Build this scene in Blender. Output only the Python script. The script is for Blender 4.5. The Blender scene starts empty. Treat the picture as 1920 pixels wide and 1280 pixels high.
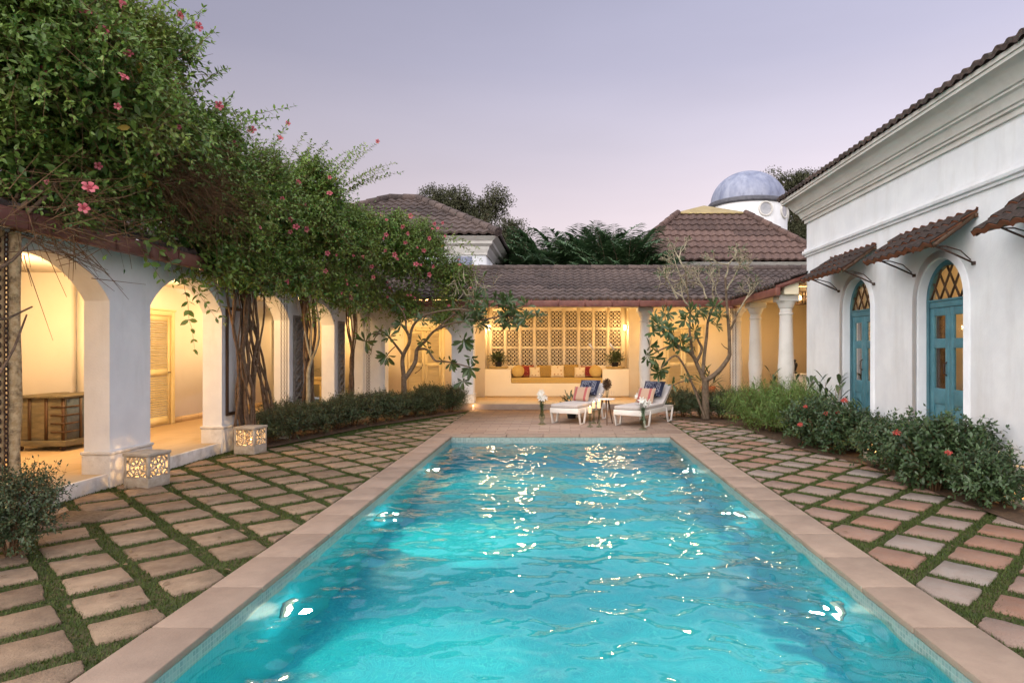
import bpy, math, random
import numpy as np
from mathutils import Matrix, Vector, noise as mnoise
R = math.radians
rnd = random.Random(7)
RG = np.random.default_rng(11)
C = bpy.context.scene.collection
scene = bpy.context.scene

# ------------------------------------------------------------------ camera
cam_d = bpy.data.cameras.new("camera")
cam_d.sensor_width = 36.0
cam_d.lens = 22.5
cam_d.shift_x = -90 / 1920
cam_d.shift_y = 15 / 1920
cam_d.clip_start = 0.05
cam_d.clip_end = 2000
cam = bpy.data.objects.new("camera", cam_d)
cam.location = (0, 0, 1.6)
cam.rotation_euler = (R(90), 0, 0)
C.objects.link(cam)
scene.camera = cam
scene.view_settings.view_transform = 'Standard'
scene.view_settings.look = 'None'
scene.view_settings.exposure = 0.1
scene.view_settings.gamma = 1.0
scene.cycles.use_denoising = True
scene.cycles.max_bounces = 10
scene.cycles.diffuse_bounces = 4
scene.cycles.glossy_bounces = 4
scene.cycles.transmission_bounces = 6
scene.cycles.transparent_max_bounces = 8
scene.cycles.sample_clamp_indirect = 4.0
scene.cycles.caustics_reflective = False
scene.cycles.caustics_refractive = True
scene.cycles.blur_glossy = 0.3

# ------------------------------------------------------------------ world: dusk sky, brightness added behind and above the camera to light the walls
world = bpy.data.worlds.new("World")
scene.world = world
world.use_nodes = True
wt = world.node_tree
for n in list(wt.nodes):
    wt.nodes.remove(n)
def wn(t, **k):
    n = wt.nodes.new(t)
    for a, b in k.items():
        setattr(n, a, b)
    return n
w_out = wn('ShaderNodeOutputWorld')
w_bg = wn('ShaderNodeBackground')
w_tc = wn('ShaderNodeTexCoord')
w_sep = wn('ShaderNodeSeparateXYZ')
wt.links.new(w_tc.outputs['Generated'], w_sep.inputs[0])
w_ramp = wn('ShaderNodeValToRGB')
wt.links.new(w_sep.outputs['Z'], w_ramp.inputs[0])
cr = w_ramp.color_ramp
cr.elements[0].position = 0.0; cr.elements[0].color = (.62, .50, .53, 1)
cr.elements[1].position = 1.0; cr.elements[1].color = (.27, .30, .46, 1)
for p, c in ((.10, (.78, .66, .68)), (.20, (.70, .61, .66)), (.30, (.55, .51, .60)), (.40, (.42, .41, .53)), (.52, (.34, .345, .47))):
    e = cr.elements.new(p); e.color = (*c, 1)
def wmath(op, a, b=None, clamp=False):
    n = wn('ShaderNodeMath', operation=op, use_clamp=clamp)
    for i, v in enumerate((a, b)):
        if v is None: continue
        if isinstance(v, (int, float)): n.inputs[i].default_value = v
        else: wt.links.new(v, n.inputs[i])
    return n.outputs[0]
w_side = wmath('MULTIPLY_ADD', w_sep.outputs['X'], .55); w_side.node.inputs[2].default_value = 1.0
w_side.node.inputs[2].default_value = 1.12
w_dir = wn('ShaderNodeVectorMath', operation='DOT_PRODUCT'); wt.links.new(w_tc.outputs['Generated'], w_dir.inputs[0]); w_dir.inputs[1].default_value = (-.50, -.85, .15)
w_back = wmath('MULTIPLY', wmath('MULTIPLY', w_dir.outputs['Value'], 1.0, True), 3.3)      # glow added out of view behind the camera, for the walls
w_top = wmath('MULTIPLY', wmath('SUBTRACT', w_sep.outputs['Z'], .60, True), 2.2)  # extra brightness added overhead, above the framed sky
w_map = wn('ShaderNodeMapping'); w_map.inputs[3].default_value = (1.2, 1.2, 5.0)
wt.links.new(w_tc.outputs['Generated'], w_map.inputs[0])
w_no = wn('ShaderNodeTexNoise'); w_no.inputs['Scale'].default_value = 1.6; w_no.inputs['Detail'].default_value = 6
wt.links.new(w_map.outputs[0], w_no.inputs['Vector'])
w_var = wmath('MULTIPLY_ADD', w_no.outputs[0], .22); w_var.node.inputs[2].default_value = .89
wt.links.new(w_ramp.outputs[0], w_bg.inputs[0])
wt.links.new(wmath('MULTIPLY', w_side, w_var), w_bg.inputs[1])
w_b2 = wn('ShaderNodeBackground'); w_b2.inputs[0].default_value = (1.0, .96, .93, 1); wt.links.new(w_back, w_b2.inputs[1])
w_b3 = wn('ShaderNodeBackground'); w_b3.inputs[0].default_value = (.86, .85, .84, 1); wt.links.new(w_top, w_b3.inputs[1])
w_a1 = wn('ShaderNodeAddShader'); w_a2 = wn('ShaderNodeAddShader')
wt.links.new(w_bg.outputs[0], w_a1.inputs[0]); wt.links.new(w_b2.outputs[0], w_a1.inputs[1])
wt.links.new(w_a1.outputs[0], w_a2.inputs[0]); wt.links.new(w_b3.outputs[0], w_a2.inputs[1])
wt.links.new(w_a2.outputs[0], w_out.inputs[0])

sun_d = bpy.data.lights.new("sun", 'SUN')
sun_d.energy = 0.5
sun_d.angle = R(40)
sun_d.color = (1, .86, .84)
sun = bpy.data.objects.new("sun", sun_d)
sun.rotation_euler = (R(58), 0, R(-25))
sun.location = (0, -5, 10)
C.objects.link(sun)

# ------------------------------------------------------------------ mesh builder
class MB:
    def __init__(s, xf=None):
        s.V = []; s.n = 0; s.F = []; s.xf = xf; s.m = 0
    def add(s, V, F, r=0.5):
        V = np.asarray(V, float).reshape(-1, 3)
        if s.xf is not None:
            M = np.array(s.xf)
            V = V @ M[:3, :3].T + M[:3, 3]
        groups = {}
        if isinstance(F, np.ndarray):
            groups[F.shape[1]] = F
        else:
            for f in F: groups.setdefault(len(f), []).append(f)
        for k, f in groups.items():
            f = np.asarray(f, dtype=np.int64) + s.n
            rr = np.asarray(r, float)
            rr = np.full(len(f), float(rr)) if rr.ndim == 0 else rr
            s.F.append((f, rr, np.full(len(f), s.m, dtype=np.int32)))
        s.V.append(V); s.n += len(V)
    def box(s, a, b, r=0.5, q=None):
        x0, y0, z0 = a; x1, y1, z1 = b
        V = np.array([(x0,y0,z0),(x1,y0,z0),(x1,y1,z0),(x0,y1,z0),(x0,y0,z1),(x1,y0,z1),(x1,y1,z1),(x0,y1,z1)], float)
        if q is not None:
            V = V @ np.array(q).T
        s.add(V, [(0,3,2,1),(4,5,6,7),(0,1,5,4),(1,2,6,5),(2,3,7,6),(3,0,4,7)], r)
    def bar(s, p, q, w, t=None, up=(0,0,1), r=0.5):
        """rectangular bar from p to q, width w (sideways) and thickness t (along up)"""
        t = w if t is None else t
        p = Vector(p); q = Vector(q); d = (q-p).normalized(); u = Vector(up)
        if abs(d.dot(u)) > .98: u = Vector((0,1,0))
        x = d.cross(u).normalized(); z = x.cross(d).normalized()
        V = []
        for c in (p, q):
            for sx, sz in ((-1,-1),(1,-1),(1,1),(-1,1)):
                V.append(c + x*sx*w/2 + z*sz*t/2)
        s.add([tuple(v) for v in V], [(0,1,2,3),(7,6,5,4),(0,4,5,1),(1,5,6,2),(2,6,7,3),(3,7,4,0)], r)
    def tube(s, P, rad, n=8, r=0.5, cap=True):
        P = [Vector(p) for p in P]
        if isinstance(rad, (int, float)): rad = [rad]*len(P)
        V = []; F = []; prev = None
        for i, p in enumerate(P):
            d = (P[min(i+1, len(P)-1)] - P[max(i-1, 0)])
            d = d.normalized() if d.length > 1e-9 else Vector((0,0,1))
            if prev is None:
                u = Vector((0,0,1)) if abs(d.z) < .9 else Vector((1,0,0))
            else: u = prev
            x = (u - d*u.dot(d)).normalized(); y = d.cross(x); prev = x
            for k in range(n):
                a = 2*math.pi*k/n
                V.append(tuple(p + (x*math.cos(a) + y*math.sin(a))*rad[i]))
        for i in range(len(P)-1):
            for k in range(n):
                F.append((i*n+k, i*n+(k+1)%n, (i+1)*n+(k+1)%n, (i+1)*n+k))
        s.add(V, F, r)
        if cap:
            m = len(P)-1
            s.F.append((np.array([[s.n-len(V)+k for k in range(n)][::-1]]), np.array([float(r)]), np.array([s.m], dtype=np.int32)))
            s.F.append((np.array([[s.n-len(V)+m*n+k for k in range(n)]]), np.array([float(r)]), np.array([s.m], dtype=np.int32)))
    def lathe(s, prof, c=(0,0,0), n=24, r=0.5, ang=None):
        """prof: list of (radius, z)"""
        V = []; F = []
        for (pr, z) in prof:
            for k in range(n):
                a = 2*math.pi*k/n
                V.append((c[0]+pr*math.cos(a), c[1]+pr*math.sin(a), c[2]+z))
        for i in range(len(prof)-1):
            for k in range(n):
                F.append((i*n+k, i*n+(k+1)%n, (i+1)*n+(k+1)%n, (i+1)*n+k))
        s.add(V, F, r)
    def prism(s, poly, z0, z1, mapf=None, r=0.5):
        n = len(poly)
        V = [(x, y, z0) for x, y in poly] + [(x, y, z1) for x, y in poly]
        if mapf: V = [mapf(*v) for v in V]
        F = [tuple(range(n))[::-1], tuple(range(n, 2*n))] + [(i, (i+1)%n, n+(i+1)%n, n+i) for i in range(n)]
        s.add(V, F, r)
    def sweep(s, prof, path, closed=False, r=0.5):
        """prof: (out, z) ; path: list of (x, y, nx, ny): outward direction already mitred"""
        V = []; F = []; n = len(prof)
        for (x, y, nx, ny) in path:
            for (o, z) in prof: V.append((x+nx*o, y+ny*o, z))
        for i in range(len(path)-1):
            for k in range(n-1):
                F.append((i*n+k, i*n+k+1, (i+1)*n+k+1, (i+1)*n+k))
        s.add(V, F, r)

def mesh_of(name, mb, shift, mats, smooth):
    me = bpy.data.meshes.new(name)
    V = np.concatenate(mb.V) - np.array(shift)
    tot = sum(f.size for f, _, _ in mb.F); nf = sum(len(f) for f, _, _ in mb.F)
    loops = np.concatenate([f.reshape(-1) for f, _, _ in mb.F])
    sizes = np.concatenate([np.full(len(f), f.shape[1]) for f, _, _ in mb.F])
    rr = np.concatenate([r for _, r, _ in mb.F]); mi = np.concatenate([m for _, _, m in mb.F])
    starts = np.concatenate([[0], np.cumsum(sizes)[:-1]])
    me.vertices.add(len(V)); me.vertices.foreach_set('co', V.astype(np.float32).reshape(-1))
    me.loops.add(tot); me.loops.foreach_set('vertex_index', loops.astype(np.int32))
    me.polygons.add(nf); me.polygons.foreach_set('loop_start', starts.astype(np.int32))
    me.update(calc_edges=True)
    at = me.attributes.new('rnd', 'FLOAT', 'FACE'); at.data.foreach_set('value', rr.astype(np.float32))
    for m in mats: me.materials.append(m)
    if mi.max() > 0: me.polygons.foreach_set('material_index', mi)
    if smooth:
        me.polygons.foreach_set('use_smooth', np.ones(nf, dtype=bool))
        if smooth is not True: me.set_sharp_from_angle(angle=R(smooth))
    me.validate(clean_customdata=False)
    return me

def root_loc(p):
    while p.parent: p = p.parent
    return p.location.copy()
def obj(name, mb, mat, parent=None, smooth=False, bev=0, loc=None):
    """one mesh object from a builder in world coordinates; parts are stored relative to their thing"""
    mats = mat if isinstance(mat, (list, tuple)) else [mat]
    sh = root_loc(parent) if parent else Vector(loc or (0, 0, 0))
    me = mesh_of(name, mb, sh, mats, smooth)
    o = bpy.data.objects.new(name, me)
    C.objects.link(o)
    if parent: o.parent = parent
    else: o.location = sh
    if bev:
        m = o.modifiers.new('bevel', 'BEVEL'); m.width = bev; m.segments = 2; m.limit_method = 'ANGLE'; m.angle_limit = R(40)
    return o
def tag(o, label=None, cat=None, group=None, kind=None):
    if label: o['label'] = label
    if cat: o['category'] = cat
    if group: o['group'] = group
    if kind: o['kind'] = kind
    return o
def thing(name, label, cat, loc=(0,0,0), group=None):
    o = bpy.data.objects.new(name, None); o.empty_display_size = .1
    o.location = loc; C.objects.link(o)
    return tag(o, label, cat, group)
def kids(o): return [c for c in C.objects if c.parent == o]
def dup(o, loc=None, rz=None, label=None, scale=None, parent=None):
    c = o.copy(); C.objects.link(c)
    if parent: c.parent = parent
    if loc is not None: c.location = loc
    if rz is not None: c.rotation_euler = (0, 0, rz)
    if scale is not None: c.scale = scale if hasattr(scale, '__len__') else (scale,)*3
    if label: c['label'] = label
    for k in kids(o): dup(k, parent=c)
    return c
def at(px, py, Y): return np.array([(px-1050)*Y/1200, Y, 1.6-(py-655)*Y/1200])
def sm(t): return t*t*(3-2*t)

# ------------------------------------------------------------------ materials
def new_mat(name):
    m = bpy.data.materials.new(name); m.use_nodes = True
    nt = m.node_tree
    return m, nt, nt.nodes['Principled BSDF']
def c4(c): return (c[0], c[1], c[2], 1)
def nodes(nt):
    def N(t, ins=None, **k):
        n = nt.nodes.new(t)
        for a, b in k.items(): setattr(n, a, b)
        for a, b in (ins or {}).items():
            if hasattr(b, 'is_output'): nt.links.new(b, n.inputs[a])
            else: n.inputs[a].default_value = b
        return n
    return N
def pm(name, c1, c2=None, scale=4, rough=.8, bump=.0, bscale=40, attr=None, detail=4, metal=0, spec=.3, c3=None, s3=1.2, stretch=None, f3=.5, str3=None, transl=0, disp=.01):
    """procedural material: two colours mixed by noise (or by the face attribute rnd), a third in large patches, noise bump"""
    m, nt, b = new_mat(name); N = nodes(nt); L = nt.links.new
    tc = N('ShaderNodeTexCoord').outputs['Object']
    if stretch: tc = N('ShaderNodeMapping', {0: tc, 3: stretch}).outputs[0]
    c2 = c2 or c1
    no = N('ShaderNodeTexNoise', {'Vector': tc, 'Scale': scale, 'Detail': detail, 'Roughness': .6})
    rp = N('ShaderNodeMapRange', {0: no.outputs[0], 1: .35, 2: .65})
    fac = rp.outputs[0]
    if attr is not None:
        a = N('ShaderNodeAttribute', attribute_name='rnd')
        fac = N('ShaderNodeMath', {0: N('ShaderNodeMath', {0: a.outputs['Fac'], 1: attr}, operation='MULTIPLY').outputs[0],
                                   1: N('ShaderNodeMath', {0: fac, 1: 1-attr}, operation='MULTIPLY').outputs[0]}, operation='ADD').outputs[0]
    mx = N('ShaderNodeMix', {0: fac, 6: c4(c1), 7: c4(c2)}, data_type='RGBA')
    col = mx.outputs[2]
    if c3:
        tc3 = N('ShaderNodeMapping', {0: tc, 3: str3}).outputs[0] if str3 else tc
        n3 = N('ShaderNodeTexNoise', {'Vector': tc3, 'Scale': s3, 'Detail': 5, 'Roughness': .65})
        r3 = N('ShaderNodeMapRange', {0: n3.outputs[0], 1: .5, 2: .72, 4: f3})
        col = N('ShaderNodeMix', {0: r3.outputs[0], 6: col, 7: c4(c3)}, data_type='RGBA').outputs[2]
    L(col, b.inputs['Base Color'])
    b.inputs['Roughness'].default_value = rough; b.inputs['Metallic'].default_value = metal
    b.inputs['Specular IOR Level'].default_value = spec
    if bump:
        nb = N('ShaderNodeTexNoise', {'Vector': tc, 'Scale': bscale, 'Detail': 5, 'Roughness': .6})
        bp = N('ShaderNodeBump', {'Height': nb.outputs[0], 'Strength': bump, 'Distance': disp})
        L(bp.outputs[0], b.inputs['Normal'])
    if transl:
        tr = N('ShaderNodeBsdfTranslucent', {0: col})
        ms = N('ShaderNodeMixShader', {0: transl, 1: b.outputs[0], 2: tr.outputs[0]})
        L(ms.outputs[0], nt.nodes['Material Output'].inputs[0])
    return m
def brick_mat(name, c1, c2, mortar, w, h, msize, rough=.7, bump=.4, offset=.5, swap=None, noise_c=None, spec=.3):
    m, nt, b = new_mat(name); N = nodes(nt); L = nt.links.new
    tc = N('ShaderNodeTexCoord').outputs['Object']
    if swap: # wall tiles: put height on v
        sp = N('ShaderNodeSeparateXYZ', {0: tc})
        s = N('ShaderNodeMath', {0: sp.outputs[0], 1: sp.outputs[1]}, operation='ADD')
        tc = N('ShaderNodeCombineXYZ', {0: s.outputs[0], 1: sp.outputs[2]}).outputs[0]
    br = N('ShaderNodeTexBrick', {'Vector': tc, 'Color1': c4(c1), 'Color2': c4(c2), 'Mortar': c4(mortar), 'Scale': 1.0, 'Mortar Size': msize, 'Mortar Smooth': .2, 'Brick Width': w, 'Row Height': h})
    br.offset = offset
    col = br.outputs[0]
    if noise_c:
        no = N('ShaderNodeTexNoise', {'Vector': tc, 'Scale': 3.0, 'Detail': 6})
        rp = N('ShaderNodeMapRange', {0: no.outputs[0], 1: .4, 2: .7, 4: .6})
        col = N('ShaderNodeMix', {0: rp.outputs[0], 6: col, 7: c4(noise_c)}, data_type='RGBA').outputs[2]
    L(col, b.inputs['Base Color'])
    b.inputs['Roughness'].default_value = rough; b.inputs['Specular IOR Level'].default_value = spec
    n2 = N('ShaderNodeTexNoise', {'Vector': tc, 'Scale': 60.0, 'Detail': 4})
    hh = N('ShaderNodeMath', {0: br.outputs['Fac'], 1: -1.0}, operation='MULTIPLY')
    hs = N('ShaderNodeMath', {0: n2.outputs[0], 1: .25, 2: hh.outputs[0]}, operation='MULTIPLY_ADD')
    bp = N('ShaderNodeBump', {'Height': hs.outputs[0], 'Strength': bump, 'Distance': .006})
    L(bp.outputs[0], b.inputs['Normal'])
    return m
def emit_mat(name, c, s):
    m, nt, b = new_mat(name)
    b.inputs['Base Color'].default_value = c4(c); b.inputs['Emission Color'].default_value = c4(c); b.inputs['Emission Strength'].default_value = s
    return m
def glass_mat(name, c=(1,1,1), rough=.02, alpha_mix=0.0):
    """thin clear glass: mostly see-through with a glossy coat"""
    m, nt, b = new_mat(name); N = nodes(nt)
    lw = N('ShaderNodeLayerWeight', {0: .12})
    tr = N('ShaderNodeBsdfTransparent', {0: c4(c)})
    gl = N('ShaderNodeBsdfGlossy', {0: (1,1,1,1), 'Roughness': rough})
    fac = N('ShaderNodeMath', {0: lw.outputs['Fresnel'], 1: .35}, operation='MULTIPLY')
    ms = N('ShaderNodeMixShader', {0: fac.outputs[0], 1: tr.outputs[0], 2: gl.outputs[0]})
    nt.links.new(ms.outputs[0], nt.nodes['Material Output'].inputs[0])
    return m

M = {}
M['plaster'] = pm('white_plaster', (.68,.69,.71), (.76,.77,.78), 2.0, .9, .4, 45, c3=(.50,.48,.45), s3=1.0, f3=.34, disp=.006, str3=(2.6,2.6,.5))
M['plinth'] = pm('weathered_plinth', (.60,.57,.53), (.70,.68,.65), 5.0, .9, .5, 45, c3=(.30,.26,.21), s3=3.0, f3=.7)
M['cream'] = pm('cream_plaster', (.80,.70,.50), (.84,.74,.54), 1.5, .9, .3, 40, disp=.005)
M['creamwall'] = pm('ivory_plaster', (.78,.74,.66), (.82,.78,.70), 1.5, .9, .3, 40, disp=.005)
M['trim'] = pm('stone_trim', (.52,.50,.46), (.62,.60,.56), 3.0, .85, .3, 30, c3=(.40,.38,.33), s3=1.5)
M['floor'] = brick_mat('yellow_stone_floor', (.52,.37,.20), (.58,.42,.24), (.36,.25,.13), .6, .6, .004, .45, .2, 0)
M['coping'] = pm('pink_sandstone', (.255,.185,.14), (.33,.245,.185), 5, .85, .4, 60, attr=.4, c3=(.20,.145,.11), s3=1.6, f3=.6)
M['deck'] = brick_mat('deck_stone', (.25,.17,.13), (.34,.25,.19), (.14,.10,.07), .42, .21, .006, .85, .5, .5, noise_c=(.27,.195,.15))
M['paver'] = pm('paver_stone', (.15,.10,.065), (.34,.245,.165), 9, .9, .9, 70, attr=.6, c3=(.16,.12,.08), s3=3.5, f3=.6, disp=.015)
M['paverR'] = pm('pale_paver_stone', (.27,.14,.09), (.27,.235,.205), 9, .9, .9, 70, attr=.85, c3=(.18,.14,.11), s3=3.5, f3=.5, disp=.015)
M['soil'] = pm('turf_soil', (.035,.05,.014), (.085,.065,.032), 9, .95, .8, 60)
M['earth'] = pm('earth', (.07,.042,.025), (.12,.075,.045), 20, .95, .8, 60)
M['grass'] = pm('grass_blade', (.04,.075,.014), (.10,.125,.03), 3, .7, attr=.7, transl=.3)
M['tile'] = pm('dark_roof_tile', (.028,.021,.02), (.15,.108,.092), 22, .85, .6, 50, attr=.45, c3=(.02,.017,.015), s3=1.1, f3=.7, disp=.02)
M['tilered'] = pm('red_roof_tile', (.034,.022,.019), (.175,.108,.088), 22, .85, .6, 50, attr=.4, c3=(.035,.022,.02), s3=.9, f3=.7, disp=.02)
M['tilenew'] = pm('orange_roof_tile', (.13,.045,.022), (.23,.085,.04), 12, .85, .4, 50, attr=.5, c3=(.05,.025,.02), s3=6, f3=.5)
M['tiledark'] = pm('mossy_dark_tile', (.018,.014,.012), (.075,.052,.044), 22, .9, .6, 50, attr=.5)
M['metalcap'] = pm('ochre_sheet', (.30,.22,.09), (.40,.31,.14), 2, .6, .1, 10)
M['gutter'] = pm('maroon_metal', (.13,.045,.035), (.19,.075,.055), 6, .5, .1, 30, c3=(.07,.035,.03))
M['teal'] = pm('teal_paint', (.055,.165,.205), (.085,.22,.265), 6, .5, .15, 60, c3=(.04,.11,.14), s3=4, f3=.4)
M['iron'] = pm('rusty_iron', (.03,.018,.013), (.07,.035,.022), 20, .7, .3, 80)
M['pole'] = pm('flaking_post', (.34,.22,.10), (.52,.38,.22), 25, .8, .6, 60, c3=(.06,.035,.018), s3=14, f3=.95)
M['oldwood'] = pm('painted_old_wood', (.11,.095,.06), (.19,.155,.095), 5, .7, .4, 40, c3=(.05,.07,.09), s3=3, stretch=(1,1,4))
M['bluewood'] = pm('blue_worn_wood', (.06,.085,.11), (.12,.14,.16), 7, .7, .4, 40, c3=(.10,.07,.04), s3=4)
M['darkwood'] = pm('dark_wood', (.055,.03,.017), (.10,.055,.03), 9, .5, .2, 50, stretch=(1,1,.15))
M['carved'] = pm('carved_grey_wood', (.16,.14,.12), (.30,.27,.24), 12, .8, .5, 60)
M['door'] = pm('cream_door_paint', (.72,.60,.32), (.78,.66,.38), 3, .5, .05, 30)
M['dome'] = pm('blue_dome_paint', (.17,.19,.27), (.28,.30,.38), 3, .4, .1, 20, c3=(.07,.075,.11), s3=4.5, stretch=(1,1,.35), f3=.5)
M['domering'] = pm('dark_ring', (.07,.07,.085), (.11,.11,.125), 6, .6)
M['whitewood'] = pm('white_wood', (.70,.67,.62), (.76,.73,.68), 8, .5, .1, 40, c3=(.5,.47,.42), s3=4)
M['mattress'] = pm('grey_canvas', (.42,.385,.36), (.49,.45,.425), 40, .95, .3, 200)
M['white'] = pm('marble', (.74,.71,.67), (.80,.77,.73), 5, .3)
M['bark'] = pm('grey_bark', (.10,.07,.045), (.19,.14,.095), 12, .9, .8, 60, disp=.02)
M['barkpale'] = pm('pale_bark', (.24,.20,.13), (.38,.33,.23), 12, .9, .6, 60, disp=.02)
M['vinewood'] = pm('vine_bark', (.09,.055,.032), (.17,.11,.07), 18, .9, .8, 50, disp=.02)
M['twig'] = pm('dry_twig', (.10,.055,.025), (.19,.105,.05), 10, .9)
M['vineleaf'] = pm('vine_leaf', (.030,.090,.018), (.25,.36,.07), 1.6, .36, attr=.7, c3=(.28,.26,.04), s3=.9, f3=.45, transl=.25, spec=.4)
M['vineyellow'] = pm('yellow_leaf', (.30,.20,.03), (.42,.28,.05), 3, .6, attr=.6, transl=.3)
M['hedge'] = pm('hedge_leaf', (.022,.042,.018), (.10,.14,.055), 2.5, .45, attr=.7, transl=.15, spec=.5)
M['roseleaf'] = pm('shrub_leaf', (.02,.045,.02), (.085,.14,.05), 2.5, .4, attr=.7, transl=.15, spec=.5)
M['gingerleaf'] = pm('bright_leaf', (.07,.15,.03), (.18,.28,.06), 2.5, .45, attr=.7, transl=.25, spec=.5)
M['franleaf'] = pm('frangipani_leaf', (.035,.07,.022), (.085,.13,.04), 3, .4, attr=.6, transl=.2, spec=.5)
M['palm'] = pm('palm_leaf', (.04,.085,.04), (.10,.17,.07), 2, .5, attr=.7, transl=.2)
M['farleaf'] = pm('far_leaf', (.035,.042,.02), (.11,.11,.055), 2, .7, attr=.7, transl=.15)
M['petal'] = pm('pink_petal', (.50,.08,.11), (.66,.22,.24), 20, .6, attr=.5, transl=.3)
M['petaldark'] = pm('petal_throat', (.16,.01,.02), (.22,.02,.03), 20, .6)
M['red'] = pm('red_flower', (.55,.07,.06), (.65,.14,.11), 20, .6, attr=.5, transl=.2)
M['lily'] = pm('white_lily', (.78,.76,.68), (.85,.83,.77), 10, .6, transl=.3)
M['stone'] = pm('lantern_stone', (.34,.29,.23), (.46,.41,.34), 14, .9, .5, 60, c3=(.20,.165,.12), s3=4)
M['terracotta'] = pm('terracotta', (.45,.14,.05), (.52,.18,.07), 8, .7)
M['blackpot'] = pm('black_pot', (.015,.015,.016), (.025,.025,.025), 8, .4)
M['clayplate'] = pm('ochre_dish', (.50,.36,.14), (.56,.42,.18), 8, .6)
M['glass'] = glass_mat('clear_glass')
M['windowglass'] = glass_mat('window_glass', (.95,.95,.95), .03)
M['greenglass'] = glass_mat('tinted_glass', (.75,.82,.76), .05)
M['void'] = pm('shadowed_room', (.06,.028,.012), (.075,.035,.015), 2, .9)  # darkness of the unlit room put into the wall colour
M['bulb'] = emit_mat('lamp_glow', (1,.72,.42), 14)
M['candleglow'] = emit_mat('candle_flame', (1,.6,.25), 18)
M['wax'] = emit_mat('lit_wax', (1,.60,.33), .5)
M['poollamp'] = emit_mat('pool_lamp_lens', (1,.93,.78), 10)
M['wicker'] = pm('brown_weave', (.14,.09,.05), (.22,.15,.09), 30, .8)

M['windowpane'] = pm('tower_window_pane', (.22,.23,.25), (.34,.34,.35), 3, .12, spec=.8)
# pool mosaic, with a paler teal than the deck
def mosaic(name, swap):
    m = brick_mat(name, (.008,.30,.455), (.015,.365,.52), (.045,.43,.54), .03, .03, .0022, .35, .1, 0, swap=swap)
    return m
M['mosaic'] = mosaic('pool_mosaic_floor', False)
M['mosaicwall'] = mosaic('pool_mosaic_wall', True)
M['band'] = brick_mat('waterline_mosaic', (.17,.25,.235), (.27,.36,.33), (.34,.38,.35), .03, .03, .003, .3, .25, 0, swap=True)
# water
m, nt, b = new_mat('pool_water'); N = nodes(nt)
for n in list(nt.nodes):
    if n.type == 'BSDF_PRINCIPLED': nt.nodes.remove(n)
tcw = N('ShaderNodeTexCoord').outputs['Object']
nzw = N('ShaderNodeTexNoise', {'Vector': tcw, 'Scale': 12.0, 'Detail': 2.0, 'Roughness': .5})
bpw = N('ShaderNodeBump', {'Height': nzw.outputs[0], 'Strength': .12, 'Distance': .01})
rf_ = N('ShaderNodeBsdfRefraction', {'Color': (.86,.97,1,1), 'IOR': 1.333, 'Roughness': 0.0, 'Normal': bpw.outputs[0]})
gl_ = N('ShaderNodeBsdfGlossy', {'Color': (1,1,1,1), 'Roughness': 0.0, 'Normal': bpw.outputs[0]})
fr_ = N('ShaderNodeFresnel', {'IOR': 1.62, 'Normal': bpw.outputs[0]})
gw = N('ShaderNodeMixShader', {0: fr_.outputs[0], 1: rf_.outputs[0], 2: gl_.outputs[0]})
nt.links.new(gw.outputs[0], nt.nodes['Material Output'].inputs[0])
M['water'] = m

def pattern_mat(name, c1, c2, scale, kind='dots', rough=.9):
    m, nt, b = new_mat(name); N = nodes(nt)
    tc = N('ShaderNodeTexCoord').outputs['Object']
    if kind == 'dots':
        v = N('ShaderNodeTexVoronoi', {'Vector': tc, 'Scale': scale, 'Randomness': .25})
        f = N('ShaderNodeMath', {0: v.outputs['Distance'], 1: .27}, operation='LESS_THAN').outputs[0]
    elif kind == 'rings':
        v = N('ShaderNodeTexVoronoi', {'Vector': tc, 'Scale': scale, 'Randomness': .1})
        a = N('ShaderNodeMath', {0: v.outputs['Distance'], 1: .36, 2: .09}, operation='COMPARE').outputs[0]
        f = a
    elif kind == 'stripes':
        sx = N('ShaderNodeSeparateXYZ', {0: tc}).outputs[0]
        ax = N('ShaderNodeMath', {0: sx}, operation='ABSOLUTE').outputs[0]
        f = N('ShaderNodeMath', {0: ax, 1: scale, 2: .028}, operation='COMPARE').outputs[0]
    nt.links.new(N('ShaderNodeMix', {0: f, 6: c4(c1), 7: c4(c2)}, data_type='RGBA').outputs[2], b.inputs['Base Color'])
    b.inputs['Roughness'].default_value = rough
    return m
M['navy'] = pattern_mat('navy_dotted_cotton', (.008,.011,.035), (.42,.42,.47), 30)
M['stripe'] = pattern_mat('striped_cotton', (.40,.27,.19), (.33,.085,.08), .125, 'stripes')
M['gold'] = pattern_mat('gold_print', (.42,.27,.06), (.16,.09,.03), 26, 'rings')
M['goldpale'] = pattern_mat('pale_gold_print', (.58,.40,.12), (.42,.26,.07), 30, 'rings')
M['crimson'] = pattern_mat('crimson_print', (.20,.018,.015), (.50,.25,.08), 20, 'rings')
M['creamprint'] = pattern_mat('cream_print', (.70,.58,.36), (.42,.22,.08), 9, 'dots')

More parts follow.
